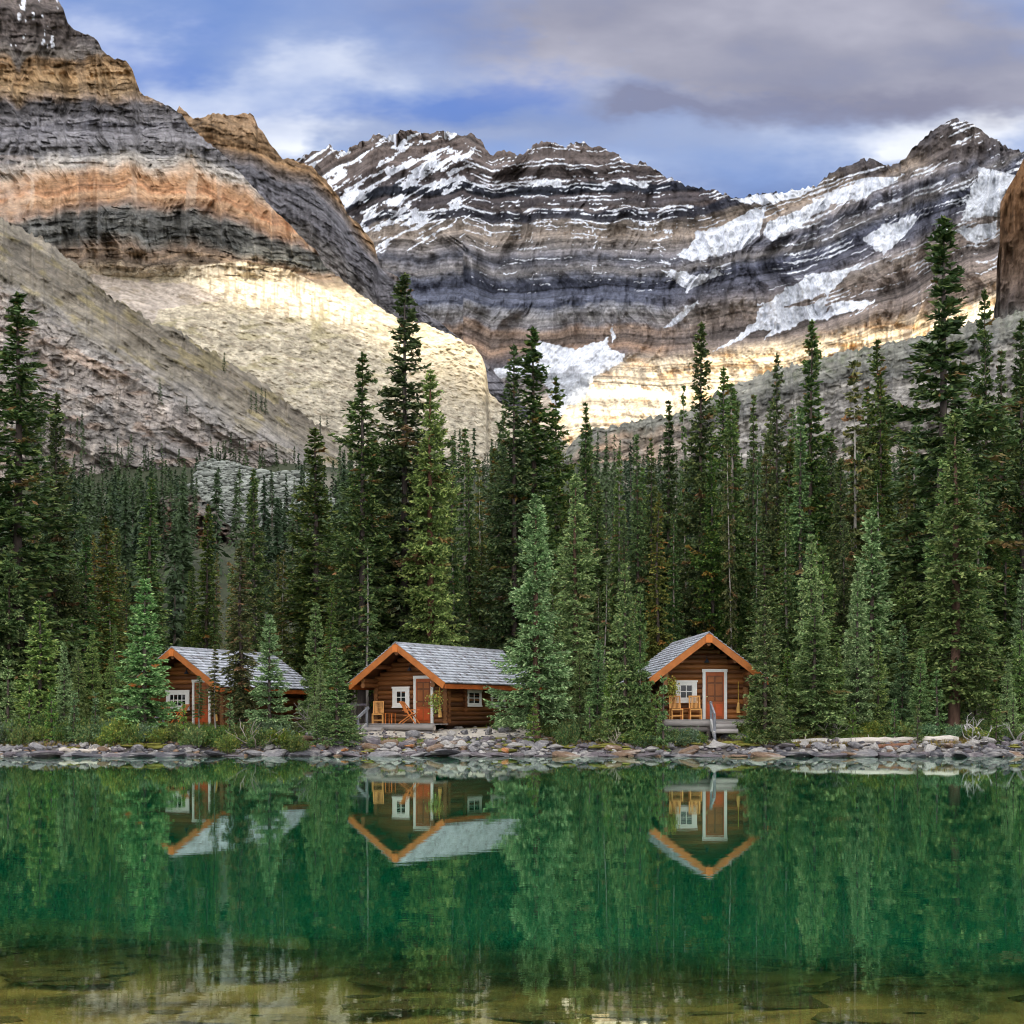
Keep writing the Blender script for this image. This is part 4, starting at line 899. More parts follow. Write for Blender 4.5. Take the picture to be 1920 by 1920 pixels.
# ------------------------------------------------------------------ rocks
def rockV(g, nu=14, nv=9, planes=9, flat=1.0):
    th = np.linspace(0, 2 * np.pi, nu, endpoint=False); ph = np.linspace(.12, np.pi - .12, nv)
    d = np.stack([np.outer(np.sin(ph), np.cos(th)), np.outer(np.sin(ph), np.sin(th)), np.outer(np.cos(ph), np.ones(nu))], -1)
    n = unit(g.normal(0, 1, (planes, 3))); o = g.uniform(.5, .9, planes)
    dot = np.einsum('ijk,pk->ijp', d, n); r = np.where(dot > .05, o / np.maximum(dot, .05), 9).min(-1); r = np.minimum(r, 1.15)
    v = d * r[..., None]; v[..., 2] *= flat
    idx = np.arange(nu * nv).reshape(nv, nu); a = idx[:-1]; b = idx[1:]
    f = np.stack([a, b, np.roll(b, -1, 1), np.roll(a, -1, 1)], -1).reshape(-1, 4)
    V = np.concatenate([v.reshape(-1, 3), [[0, 0, v[0, :, 2].mean()], [0, 0, v[-1, :, 2].mean()]]])
    t = nu * nv
    caps = [[t, idx[0, j], idx[0, (j + 1) % nu], t] for j in range(nu)]
    f2 = np.array([[idx[0, j], idx[0, (j + 1) % nu], t, t] for j in range(0)]).reshape(-1, 4)
    return V, f, idx
def rock_mesh(name, seed, flat, tone):
    g = np.random.default_rng(seed); V, f, idx = rockV(g, flat=flat)
    nu = idx.shape[1]; t = len(V) - 2
    faces = [tuple(q) for q in f] + [(idx[0, j], idx[0, (j + 1) % nu], t) for j in range(nu)] + [(idx[-1, (j + 1) % nu], idx[-1, j], t + 1) for j in range(nu)]
    c = lin(tone) * (1 + .18 * vn(V[:, 0] * 2.5 + seed, V[:, 1] * 2.5 + V[:, 2] * 3, seed))[:, None]
    c = mixc(c, lin((196, 190, 184)), (vn(V[:, 0] * 4 + 9, V[:, 2] * 4 + V[:, 1] * 3, seed + 4) > .35) * .35)
    mb = MB(); mb.add(V, faces, c)
    return mb.mesh(name, M_STONE)
TONES = [('dark grey', (82, 81, 86)), ('grey', (116, 114, 116)), ('pale grey', (162, 158, 154)), ('brown', (124, 102, 84)), ('mauve grey', (102, 95, 99)), ('rusty orange', (172, 116, 72))]
ROCKS = {}
for ti_, (tn, tc_) in enumerate(TONES):
    for vi in range(3):
        ROCKS[(ti_, vi)] = (rock_mesh('shore_rock', 500 + ti_ * 10 + vi, (.42, .55, .75)[vi], tc_))
STONES = []
rgR = np.random.default_rng(5)
def put_rock(x, y, w, h, ti_, vi=None, sink=.3, dz=0):
    vi = int(rgR.integers(3)) if vi is None else vi
    o = link('shore_rock', ROCKS[(ti_, vi)], None, (x, y, max(gz(x, y), -.12) + h * (.5 - sink) + dz), (rgR.normal(0, .12), rgR.normal(0, .12), rgR.uniform(0, 6.28)))
    fl = (.42, .55, .75)[vi]
    o.scale = (w / 2, w / 2 * rgR.uniform(.6, .95), h / 2 / fl)
    STONES.append([o, ti_, vi, x, y, w, h])
x = -23.0
while x < 23:      # slabs along the waterline
    w = rgR.uniform(.45, 1.35); y = float(shore_y(x)) + rgR.uniform(-.10, .18)
    put_rock(x, y, w * 1.25, rgR.uniform(.22, .42), int(rgR.choice([0, 0, 1, 4, 4, 3])), 0, .35)
    x += w * rgR.uniform(.62, .95)
x = -23.0
while x < 23:      # a second, paler rank
    w = rgR.uniform(.35, .95); y = float(shore_y(x)) + rgR.uniform(.45, 1.2)
    put_rock(x, y, w * 1.15, rgR.uniform(.2, .42), int(rgR.choice([1, 2, 2, 4, 3, 1])), None, .3)
    x += w * rgR.uniform(.8, 1.5)
for k in range(62):   # the stone bank below the middle cabin and the path
    p = rgR.uniform(565, 1030); d = rgR.uniform(.6, 2.0); D = 61.3 + d
    x = (p - CX) / F * D; w = rgR.uniform(.35, 1.0)
    put_rock(x, D, w, w * rgR.uniform(.26, .44), int(rgR.choice([1, 2, 3, 4, 1, 2, 3, 5])), None, .25)
for (p, py, D, w, h, t_) in [(615, 1394, 62.6, .8, .5, 3), (737, 1391, 62.7, .95, .5, 3), (698, 1390, 62.8, .9, .42, 4), (775, 1375, 64.3, .8, .42, 1), (916, 1376, 65, .45, .42, 1), (846, 1375, 65.2, .6, .3, 2), (872, 1374, 65.4, .5, .3, 0), (945, 1374, 66, .7, .35, 1), (1340, 1401, 62.0, .5, .4, 2), (1390, 1386, 62.8, 1.4, .45, 1), (1368, 1383, 63.0, .8, .35, 0), (575, 1380, 63.4, .9, .4, 3), (590, 1372, 64.2, .9, .35, 1), (1300, 1382, 63.0, .6, .25, 3), (1880, 1382, 62.8, .6, .45, 0), (1850, 1390, 62.6, .9, .35, 2), (1905, 1392, 62.4, .9, .35, 1), (1826, 1393, 62.3, .8, .3, 2)]:
    put_rock((p - CX) / F * D, D, w, h, t_, None, .28)
def many(name, items, m, lab=None, kindv='stuff'):
    """many small stones merged as one loose mass"""
    Vs, Fs, Cs = [], [], []; n = 0
    for (V, f, c) in items: Vs.append(V); Fs.append(f + n); Cs.append(np.broadcast_to(c, V.shape)); n += len(V)
    o = link(name, npmesh(name, np.concatenate(Vs), np.concatenate(Fs), m, np.concatenate(Cs))); tag(o, kind=kindv)
    return o
def rot(g, V):
    a = g.uniform(0, 6.28); c, s_ = math.cos(a), math.sin(a); return V @ np.array([[c, s_, 0], [-s_, c, 0], [0, 0, 1]])
bank = [rockV(np.random.default_rng(900 + k), 8, 6, 10, .6) for k in range(8)]
items = []
for k in range(5200):
    x = rgR.uniform(-26, 26); d = rgR.uniform(-.9, 2.3) if rgR.random() < .8 else rgR.uniform(2.3, 5.8)
    if d > 2.3 and not (-9 < x < 3 or 5 < x < 10): continue
    y = float(shore_y(x)) + d; w = rgR.uniform(.04, .19) * (1 if d < 2.3 else .6)
    V, f, _ = bank[k % 8]
    tone = lin(TONES[int(rgR.choice([0, 1, 1, 2, 3, 4]))][1]) * rgR.uniform(.7, 1.3)
    items.append((rot(rgR, V) * w + np.array([x, y, gz(x, y) + w * .2]), f, tone))
tag(many('gravel', items, M_STONE), 'loose small grey and brown stones covering the shore bank', 'gravel')
# stones lying in the shallows near the viewer
items = []
for k in range(300):
    y = rgR.uniform(6.0, 17); x = rgR.uniform(-.42, .42) * y; w = rgR.uniform(.04, .42) * rgR.uniform(.3, 1)
    V, f, _ = bank[k % 8]
    tone = lin((118, 112, 76)) * rgR.uniform(.35, 1.25)
    items.append((rot(rgR, V) * np.array([w * 2.2, w * 1.0, w * .16]) + np.array([x, y, gz(x, y)]), f, tone))
tag(many('lake_bed_stones', items, M_STONE), 'flat olive stones lying under the shallow water close by', 'stones')
mb = MB(); pts = [(-4.6, 12.3, 0), (-3.0, 11.7, 0), (-1.5, 10.9, 0)]
mb.tube([(a, b, gz(a, b) + .19) for a, b, _ in pts], [.075, .065, .045], lin((226, 214, 150)), 8)
o = mb.build('sunken_pole', M_STONE); tag(o, 'long pale yellowish pole lying under the shallow water', 'pole')
# driftwood
def driftlog(pts, r0, r1, col, label, knots=4, seed=0):
    g = np.random.default_rng(seed); n = 14
    P = [wpt(*p) for p in pts]; P = [(p[0], p[1], max(p[2], gz(p[0], p[1]) + r0 * .6)) for p in P]
    t = np.linspace(0, 1, n); Q = np.stack([np.interp(t, np.linspace(0, 1, len(P)), [p[k] for p in P]) for k in range(3)], -1)
    Q[:, 1] += .06 * g.normal(0, 1, n); Q[:, 2] += .02 * g.normal(0, 1, n)
    R_ = r0 + (r1 - r0) * t; mb = MB(); mb.tube(Q, R_, lin(col), 9, jit=.12, rng=g)
    rt = root('driftwood_log', tuple(Q[0]), 0, label, 'log')
    mb.v = [v - Q[0] for v in mb.v]; mb.build('log', M_DRIFT, rt)
    for k in range(knots):
        i = int(g.integers(2, n - 2)); b = Q[i] - Q[0]; m2 = MB()
        e_ = b + np.array([g.normal(0, .15), -.05, g.uniform(.12, .3)])
        m2.tube([b, (b + e_) / 2 + g.normal(0, .03, 3), e_], [.035, .025, .01], lin(col), 6); m2.build('branch_stub', M_DRIFT, rt)
    return rt
M_DRIFT = attr_mat('driftwood', .8, 3.0, .25, .01, 20.0, spec=.2, stretch=(.3, 1, 1))
driftlog([(1404, 1400, 62.3), (1500, 1393, 62.5), (1612, 1389, 62.6)], .10, .13, (204, 198, 190), 'long bleached shore log nearest the right cabin, left one of two end to end', 3, 1)
driftlog([(1596, 1393, 62.4), (1700, 1389, 62.6), (1795, 1387, 62.7)], .13, .15, (198, 190, 180), 'long bleached shore log near the right edge, right one of two end to end', 4, 2)
driftlog([(1500, 1401, 62.0), (1560, 1402, 61.9), (1640, 1401, 62.0)], .06, .04, (170, 162, 156), 'thin grey branch lying below the bleached logs at the waterline', 2, 3)
driftlog([(112, 1406, 61.6), (170, 1407, 61.6), (236, 1409, 61.5)], .09, .05, (196, 186, 174), 'bleached log on the stones below the bushes near the left edge', 3, 4)
driftlog([(1640, 1404, 61.7), (1672, 1400, 61.8), (1705, 1397, 61.9)], .09, .10, (128, 92, 72), 'short brown log end between the shore stones at right', 1, 5)

# ------------------------------------------------------------------ log cabins
M_WOOD = attr_mat('stained_wood', .55, 1.6, .30, .006, 14.0, spec=.35, stretch=(1, 1, 1))
M_LOG = attr_mat('stained_log', .6, 1.2, .35, .01, 9.0, spec=.3, stretch=(.35, .35, 2.2))
M_SHING = attr_mat('weathered_shingle', .8, 4.0, .18, .006, 20.0, spec=.25)
M_PAINT = attr_mat('white_paint', .6, 8.0, .06, 0, spec=.35)
M_IRON = attr_mat('black_iron', .5, 8.0, .1, 0, spec=.4)
mG, tG = mat('window_glass')
pg = tG.n('ShaderNodeBsdfPrincipled', i_Base_Color=(.012, .014, .016), i_Roughness=.06); finish(tG, pg.outputs[0])
ORANGE, ORED = (178, 104, 46), (164, 84, 38)
def cabin(loc, th, Lr, hw, apex, drop, label, wx, ww, dx, side_windows, steps_x, rail_side, grp, seed, near=1):
    g = np.random.default_rng(seed)
    R_ = root('log_cabin', loc, -rad(th), label, 'cabin', grp)
    WH = hw - .74; y0 = 1.3; y1 = Lr - .45; ez = apex - drop; sl = drop / hw
    def ztop_(x): return apex - .20 - abs(x) * sl
    browns = [(122, 76, 40), (104, 64, 34), (142, 90, 46), (92, 56, 32), (114, 72, 40)]
    # front wall
    m = MB(); sp = .215; z = .02
    while z < apex - .45:
        half = WH + .16 if z < ez - .15 else min(WH + .1, (apex - .30 - z) / sl)
        if half > .25:
            c = lin(browns[int(g.integers(5))]) * g.uniform(.8, 1.15)
            xs_ = np.linspace(-half, half, 7)
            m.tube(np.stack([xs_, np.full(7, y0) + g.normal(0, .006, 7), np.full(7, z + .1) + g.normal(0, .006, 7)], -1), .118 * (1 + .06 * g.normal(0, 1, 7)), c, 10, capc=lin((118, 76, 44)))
        z += sp
    m.box((-WH, y0 + .01, 0), (WH, y0 + .06, ez + .1), lin((50, 30, 20)))
    m.build('front_wall', M_LOG, R_, True)
    m = MB(); z = .02
    while z < apex - .5:
        half = WH + .16 if z < ez - .15 else min(WH, (apex - .30 - z) / sl)
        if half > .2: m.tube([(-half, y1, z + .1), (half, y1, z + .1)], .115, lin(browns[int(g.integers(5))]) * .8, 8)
        z += sp
    m.build('back_wall', M_LOG, R_, True)
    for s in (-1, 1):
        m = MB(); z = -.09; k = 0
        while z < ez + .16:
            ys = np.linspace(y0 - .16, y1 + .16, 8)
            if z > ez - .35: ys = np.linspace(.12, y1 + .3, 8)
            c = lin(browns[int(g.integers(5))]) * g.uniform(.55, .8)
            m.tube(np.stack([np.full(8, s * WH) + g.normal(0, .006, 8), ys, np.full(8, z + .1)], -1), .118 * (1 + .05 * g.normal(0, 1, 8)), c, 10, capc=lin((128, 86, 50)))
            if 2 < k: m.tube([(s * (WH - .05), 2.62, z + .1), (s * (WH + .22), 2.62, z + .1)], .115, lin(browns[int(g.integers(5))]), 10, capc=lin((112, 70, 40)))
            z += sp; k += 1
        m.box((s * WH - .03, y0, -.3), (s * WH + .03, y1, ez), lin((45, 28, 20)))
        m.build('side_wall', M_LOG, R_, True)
    # roof: boards below, split shingles above
    nl = math.hypot(hw, drop); ct, st_ = hw / nl, drop / nl
    m = MB()
    for s in (-1, 1):
        a = np.array([(0, .04, apex - .07), (s * hw, .04, ez - .07), (s * hw, Lr, ez - .07), (0, Lr, apex - .07)]); b = a + np.array([0, 0, .05])
        m.add(np.concatenate([a, b]), [(0, 1, 2, 3), (4, 7, 6, 5), (0, 4, 5, 1), (1, 5, 6, 2), (2, 6, 7, 3)], lin((92, 58, 36)))
    rf = m.build('roof', M_WOOD, R_)
    m = MB(); nc = 14; ex = (nl + .06) / nc
    for s in (-1, 1):
        for r_ in range(nc):
            u0 = (nl + .06) - r_ * ex; u1 = u0 - ex * 1.12
            y = -.03
            while y < Lr + .02:
                w_ = g.uniform(.10, .26); ye = min(y + w_, Lr + .04)
                dd_ = g.uniform(-.006, .006); th_ = .048 + g.uniform(-.004, .010)
                tone = lin((186, 190, 198)) * g.uniform(.72, 1.15)
                if g.random() < .10: tone = lin((140, 138, 140))
                def P3(u, h_, y_): return (s * (u * ct), y_, apex - u * st_ + h_)
                lo_, hi_ = u0 + dd_, max(u1, .0)
                v = [P3(lo_, .012, y), P3(lo_, .012, ye - .006), P3(hi_, .0, ye - .006), P3(hi_, .0, y), P3(lo_, .012 + th_, y), P3(lo_, .012 + th_, ye - .006), P3(hi_, .006, ye - .006), P3(hi_, .006, y)]
                fc = [(0, 1, 5, 4), (4, 5, 6, 7), (0, 4, 7, 3), (1, 2, 6, 5)]
                if s > 0: fc = [q[::-1] for q in fc]
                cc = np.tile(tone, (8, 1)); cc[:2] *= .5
                m.add(v, fc, cc); y = ye
    m.build('shingles', M_SHING, rf)
    m = MB(); y = -.04
    while y < Lr:
        for s in (-1, 1): m.box((-.005, 0, 0), (.17, .30, .022), lin((150, 152, 158)) * g.uniform(.8, 1.1), Matrix.Translation((0, y, apex + .035)) @ Matrix.Scale(s, 4, (1, 0, 0)) @ Matrix.Rotation(math.atan(sl), 4, 'Y'))
        y += .27
    m.build('ridge_cap', M_SHING, rf)
    # barge boards
    for s in (-1, 1):
        m = MB(); a = np.array([(0, apex), (s * hw, ez), (s * (hw - .04), ez - .30), (s * (hw - .10), ez - .26), (0, apex - .32)])
        a = np.array([(0.003 * s, apex - .01), (s * (hw + .01), ez - .01), (s * (hw - .13), ez - .27), (0.003 * s, apex - .34)])
        v = np.concatenate([np.c_[a[:, 0], np.full(4, -.03), a[:, 1]], np.c_[a[:, 0], np.full(4, .035), a[:, 1]]])
        fc = [(0, 1, 2, 3), (7, 6, 5, 4), (0, 4, 5, 1), (1, 5, 6, 2), (2, 6, 7, 3), (3, 7, 4, 0)]
        if s < 0: fc = [q[::-1] for q in fc]
        m.add(v, fc, lin(ORANGE) * g.uniform(.92, 1.05)); m.build('barge_board', M_WOOD, R_)
        m = MB(); m.box((s * (hw - .03) - .02, .04, ez - .27), (s * (hw - .03) + .02, Lr, ez - .03), lin((176, 92, 40))); m.build('eave_board', M_WOOD, R_)
        m = MB(); v = np.concatenate([np.c_[a[:, 0], np.full(4, Lr + .005), a[:, 1]], np.c_[a[:, 0], np.full(4, Lr + .05), a[:, 1]]]); m.add(v, fc, lin(ORANGE) * .9); m.build('barge_board', M_WOOD, R_)
    m = MB(); m.box((-.14, -.055, apex - .42), (.14, -.031, apex - .10), lin((214, 122, 52))); m.build('gable_plate', M_WOOD, R_)
    m = MB()
    for zz in (apex - .45, ez + .75):
        for xx in ((0,) if zz > ez + 1 else (-1.15, 1.15)): m.tube([(xx, .06, zz), (xx, y0 + .3, zz)], .10, lin((110, 66, 36)), 10, capc=lin((120, 78, 46)))
    m.build('purlins', M_LOG, R_, True)
    # door
    yf = y0 - .135; dw, dh = .80, 2.0
    t_ = R_
    D_ = MB(); D_.box((dx - dw / 2, yf - .02, .03), (dx + dw / 2, yf + .03, .03 + dh), lin(ORED)); 
    door = D_.build('door', M_WOOD, R_)
    for (a, b, z0_, z1_, cc) in [(-.33, -.04, .14, .66, (186, 82, 36)), (.04, .33, .14, .66, (186, 82, 36)), (-.31, -.035, 1.02, 1.52, (150, 88, 44)), (.035, .31, 1.02, 1.52, (150, 88, 44)), (-.31, -.035, 1.60, 1.84, (150, 88, 44)), (.035, .31, 1.60, 1.84, (150, 88, 44)), (-.31, -.035, .80, .96, (150, 88, 44)), (.035, .31, .80, .96, (150, 88, 44))]:
        q_ = MB(); q_.box((dx + a, yf - .042, z0_), (dx + b, yf - .021, z1_), lin(cc), bev=.012); q_.build('door_panel', M_WOOD, door)
    q_ = MB(); q_.box((dx - .345, yf - .026, .77), (dx + .345, yf - .0205, 1.88), lin((112, 66, 36))); q_.build('screen', M_WOOD, door)
    q_ = MB(); q_.tube([(dx - .35, yf - .02, .98), (dx - .35, yf - .09, .98)], .03, lin((200, 180, 120)), 8); q_.build('handle', M_IRON, door)
    m = MB(); w_ = .13
    m.box((dx - dw / 2 - w_, yf - .05, .01), (dx - dw / 2 - .002, yf + .02, dh + .035), lin((226, 224, 218))); m.box((dx + dw / 2 + .002, yf - .05, .01), (dx + dw / 2 + w_, yf + .02, dh + .035), lin((226, 224, 218)))
    m.box((dx - dw / 2 - w_ - .02, yf - .055, dh + .036), (dx + dw / 2 + w_ + .02, yf + .02, dh + .036 + w_), lin((226, 224, 218)))
    m.build('door_trim', M_PAINT, R_)
    def window(nm, cx, cz, w, h, face, par, tr=.19, nx=2, ny=2, c=(228, 226, 220)):
        """face: function (u along wall, v out of wall, z) -> local point"""
        m = MB(); 
        def bx_(u0, u1, z0_, z1_, o0, o1, col):
            P = [face(u, o, z_) for (u, o, z_) in ((u0, o0, z0_), (u1, o0, z0_), (u1, o1, z0_), (u0, o1, z0_), (u0, o0, z1_), (u1, o0, z1_), (u1, o1, z1_), (u0, o1, z1_))]
            mm = MB(); f = [(0, 3, 2, 1), (4, 5, 6, 7), (0, 1, 5, 4), (1, 2, 6, 5), (2, 3, 7, 6), (3, 0, 4, 7)]
            return P, [q[::-1] for q in f]
        def addb(mb_, *a):
            P, f = bx_(*a); mb_.add(P, f, lin(a[-1]))
        x0_, x1_, z0_, z1_ = cx - w / 2, cx + w / 2, cz - h / 2, cz + h / 2
        addb(m, x0_, x0_ + tr, z0_, z1_, -.02, .05, c); addb(m, x1_ - tr, x1_, z0_, z1_, -.02, .05, c)
        addb(m, x0_ + tr, x1_ - tr, z1_ - tr, z1_, -.02, .048, c); addb(m, x0_ + tr, x1_ - tr, z0_, z0_ + tr, -.02, .048, c)
        addb(m, x0_ - .03, x1_ + .03, z1_ - .05, z1_ + .03, -.02, .065, c); addb(m, x0_ - .02, x1_ + .02, z0_ - .04, z0_ + .02, -.02, .075, c)
        wn_ = m.build('window', M_PAINT, par)
        m = MB(); addb(m, x0_ + tr, x1_ - tr, z0_ + tr, z1_ - tr, -.015, .004, c); o_ = m.build('pane', mG, wn_)
        m = MB(); iw, ih = w - 2 * tr, h - 2 * tr
        for k in range(1, nx): u = x0_ + tr + iw * k / nx; addb(m, u - .017, u + .017, z0_ + tr, z1_ - tr, .005, .03, c)
        for k in range(1, ny): zz = z0_ + tr + ih * k / ny; addb(m, x0_ + tr, x1_ - tr, zz - .017, zz + .017, .006, .028, c)
        for (a_, b_, cc_, d_) in ((x0_ + tr, x0_ + tr + .035, z0_ + tr, z1_ - tr), (x1_ - tr - .035, x1_ - tr, z0_ + tr, z1_ - tr)): addb(m, a_, b_, cc_, d_, .005, .034, c)
        m.build('glazing_bars', M_PAINT, wn_)
    ff = lambda u, o, z_: (u, yf + .02 - o, z_)
    window('w', wx, 1.20, ww, .90, ff, R_, nx=2 if ww < 1.1 else 4)
    for s, a, b in side_windows:
        fs = (lambda s: (lambda u, o, z_: (s * (WH + .105 + o), u, z_)))(s)
        window('w', (a + b) / 2, 1.17, b - a, .72, fs, R_, tr=.13)
    # deck, steps, rail
    m = MB(); x = -WH - .12
    yy = .02
    while yy < y0 - .1:
        m.box((-WH - .14, yy, -.05), (WH + .14, min(yy + .137, y0 - .1), 0.0), lin((148, 142, 138)) * g.uniform(.8, 1.1)); yy += .142
    dk = m.build('porch_deck', M_DRIFT, R_)
    m = MB(); m.tube([(-WH - .14, .07, -.18), (WH + .14, .07, -.18)], .125, lin((140, 134, 130)), 10, jit=.04, rng=g, capc=lin((160, 150, 140)))
    for xx in (-WH, 0, WH): m.tube([(xx, .12, -.9), (xx, .12, -.25)], .11, lin((90, 82, 78)), 8)
    m.tube([(-WH - .1, .13, -.42), (WH + .1, .13, -.42)], .12, lin((112, 106, 102)), 10, jit=.04, rng=g, capc=lin((140, 130, 120)))
    m.build('deck_beam', M_DRIFT, dk, True)
    for k, (zz, yy) in enumerate(((-.20, -.28), (-.40, -.58))):
        m = MB(); m.tube([(steps_x - .48, yy, zz - .08), (steps_x + .48, yy, zz - .08)], .105, lin((166, 160, 156)) * (1 - .08 * k), 10, jit=.04, rng=g, capc=lin((170, 160, 150)))
        m.box((steps_x - .47, yy - .02, zz - .05), (steps_x + .47, yy + .24, zz), lin((140, 134, 130))); m.build('step', M_DRIFT, R_)
    sx_ = steps_x + rail_side * .55
    m = MB(); m.bar((sx_, .0, -.06), (sx_, -.75, -.62), .09, .24, lin((178, 176, 174))); m.build('stringer', M_DRIFT, R_)
    m = MB(); m.tube([(sx_ + .02, -.05, -.5), (sx_, -.06, .75)], .06, lin((128, 130, 136)), 8, jit=.05, rng=g); m.tube([(sx_ + .03, -.72, -.85), (sx_ + .01, -.74, .25)], .06, lin((128, 130, 136)), 8, jit=.05, rng=g)
    m.bar((sx_, .1, .72), (sx_, -.85, .20), .07, .12, lin((136, 138, 144))); m.build('handrail', M_DRIFT, R_)
    # porch lamp
    m = MB(); n_ = 12; thv = np.linspace(0, 2 * np.pi, n_, endpoint=False)
    lz = apex - 1.20
    m.tube([(.1, y0 - .13, lz + .22), (.1, y0 - .30, lz + .24), (.1, y0 - .32, lz + .12)], [.018, .018, .018], lin((34, 38, 46)), 6)
    m.tube([(.1, y0 - .32, lz + .14), (.1, y0 - .32, lz + .06), (.1, y0 - .32, lz - .02)], [.03, .07, .13], lin((44, 52, 66)), 12); m.build('porch_lamp', M_IRON, R_, True)
    # stone footing
    for s in (-1, 1):
        it = []
        for k in range(34):
            yy = g.uniform(.3, y1); V, f, _ = bank[k % 8]; w_ = g.uniform(.10, .24)
            it.append((rot(g, V) * np.array([w_, w_, w_ * .8]) + np.array([s * WH + g.uniform(-.12, .2), yy, g.uniform(-.62, -.2)]), f, lin(TONES[int(g.integers(5))][1]) * g.uniform(.6, 1.1)))
        Vs = np.concatenate([i_[0] for i_ in it]); off = np.cumsum([0] + [len(i_[0]) for i_ in it[:-1]]); Fs = np.concatenate([i_[1] + o_ for i_, o_ in zip(it, off)]); Cs = np.concatenate([np.tile(i_[2], (len(i_[0]), 1)) for i_ in it])
        link('stone_footing', npmesh('stone_footing', Vs, Fs, M_STONE, Cs), R_)
    return R_
def loc2w(c, p):
    r = c.rotation_euler.z; co, si = math.cos(r), math.sin(r)
    return (c.location.x + p[0] * co - p[1] * si, c.location.y + p[0] * si + p[1] * co, c.location.z + p[2])
TEAK = (222, 160, 88)
def chair(c, p, rz, label, grp, fold=False, tone=TEAK):
    R_ = root('slatted_chair', loc2w(c, p), c.rotation_euler.z + rz, label, 'chair', grp)
    t = lin(tone)
    if fold:   # folded-open deck chair with crossing legs
        for s in (-.24, .24):
            m = MB(); m.bar((s, -.42, 0), (s, .36, .98), .03, .045, t); m.build('leg', M_WOOD, R_)
            m = MB(); m.bar((s * .86, .42, 0), (s * .86, -.34, .52), .03, .045, t * .9); m.build('leg', M_WOOD, R_)
            m = MB(); m.bar((s, -.40, .62), (s, .22, .60), .05, .03, t); m.build('armrest', M_WOOD, R_)
        m = MB()
        for k in range(7): m.box((-.22, -.32 + k * .075, .42 - k * .012), (.22, -.27 + k * .075, .44 - k * .012), t)
        m.build('seat', M_WOOD, R_)
        m = MB()
        for k in range(7): x_ = -.19 + k * .063; m.bar((x_, .10, .48), (x_, .37, 1.0), .035, .014, t)
        m.build('backrest', M_WOOD, R_); return R_
    for s in (-.23, .23):
        m = MB(); m.bar((s, -.20, 0), (s, -.20, .44), .04, .04, t); m.build('leg', M_WOOD, R_)
        m = MB(); m.bar((s, .24, 0), (s, .20, .46), .04, .04, t); m.build('leg', M_WOOD, R_)
    m = MB()
    for k in range(6): m.box((-.24, -.24 + k * .078, .44), (.24, -.175 + k * .078, .46), t)
    m.box((-.25, -.245, .395), (.25, -.22, .438), t); m.build('seat', M_WOOD, R_)
    m = MB()
    for k in range(8): x_ = -.195 + k * .056; m.bar((x_, .22, .48), (x_, .34, .97), .030, .016, t)
    m.bar((-.25, .335, .99), (.25, .335, .99), .035, .06, t); m.bar((-.23, .22, .46), (-.23, .34, 1.0), .035, .03, t); m.bar((.23, .22, .46), (.23, .34, 1.0), .035, .03, t)
    m.build('backrest', M_WOOD, R_)
    m = MB(); m.bar((-.23, -.20, .16), (.23, -.20, .16), .025, .03, t); m.bar((-.23, .22, .12), (.23, .22, .12), .025, .03, t); m.build('stretcher', M_WOOD, R_)
    return R_
def side_table(c, p, label, grp, tone=(204, 118, 54)):
    R_ = root('side_table', loc2w(c, p), c.rotation_euler.z, label, 'table', grp); t = lin(tone)
    m = MB(); 
    for k in range(5): m.box((-.20 + k * .081, -.18, .46), (-.125 + k * .081, .18, .48), t)
    m.build('tabletop', M_WOOD, R_)
    for sx_ in (-.17, .17):
        for sy_ in (-.15, .15): m = MB(); m.box((sx_ - .02, sy_ - .02, 0), (sx_ + .02, sy_ + .02, .458), t); m.build('leg', M_WOOD, R_)
def broom(c, p, label):
    R_ = root('broom', loc2w(c, p), c.rotation_euler.z, label, 'broom', 'brooms hanging on the cabins')
    m = MB(); m.tube([(0, 0, .42), (0, 0, 1.35)], .016, lin((196, 160, 60)), 6); m.build('handle', M_WOOD, R_)
    m = MB(); m.tube([(0, 0, .46), (0, 0, .40), (0, 0, .2), (.01, 0, .0)], [.025, .05, .075, .09], lin((214, 168, 96)), 9, jit=.15, rng=np.random.default_rng(3)); m.build('bristles', M_DRIFT, R_)
def basket(c, p, label, seed):
    g = np.random.default_rng(seed)
    R_ = root('hanging_basket', loc2w(c, p), 0, label, 'plant', 'hanging flower baskets')
    m = MB(); m.tube([(0, 0, 0), (0, 0, .06), (0, 0, .2)], [.07, .13, .16], lin((110, 80, 54)), 10); m.build('pot', M_WOOD, R_)
    m = MB()
    for a in (0, 2.1, 4.2): m.tube([(.15 * math.cos(a), .15 * math.sin(a), .2), (0, 0, .75)], .005, lin((60, 60, 60)), 4)
    m.build('hanger', M_IRON, R_)
    def blobm(n, c0, c1, sz, spread, cz, nm, dr):
        P = g.normal(0, 1, (n, 3)) * np.array(spread) + np.array([0, 0, cz]); P[:, 2] -= dr * g.uniform(0, 1, n) ** 2
        a = unit(g.normal(0, 1, (n, 3))); b = unit(np.cross(a, g.normal(0, 1, (n, 3)))); l = sz * g.uniform(.5, 1.3, n)[:, None]
        V = np.stack([P - a * l, P + b * l * .6, P + a * l, P - b * l * .6], 1).reshape(-1, 3)
        cc = mixc(np.tile(lin(c0), (n, 1)), lin(c1), g.uniform(0, 1, n))
        link(nm, npmesh(nm, V, np.arange(4 * n).reshape(-1, 4), M_GREEN, np.repeat(cc, 4, 0)), R_)
    blobm(520, (84, 112, 40), (176, 190, 70), .045, (.15, .15, .14), .22, 'leaves', .45)
    blobm(90, (236, 190, 30), (250, 214, 60), .035, (.13, .13, .12), .30, 'flowers', .12)
GC, GL = 'slatted wooden chairs on the cabin porches', 'log cabins by the lake'
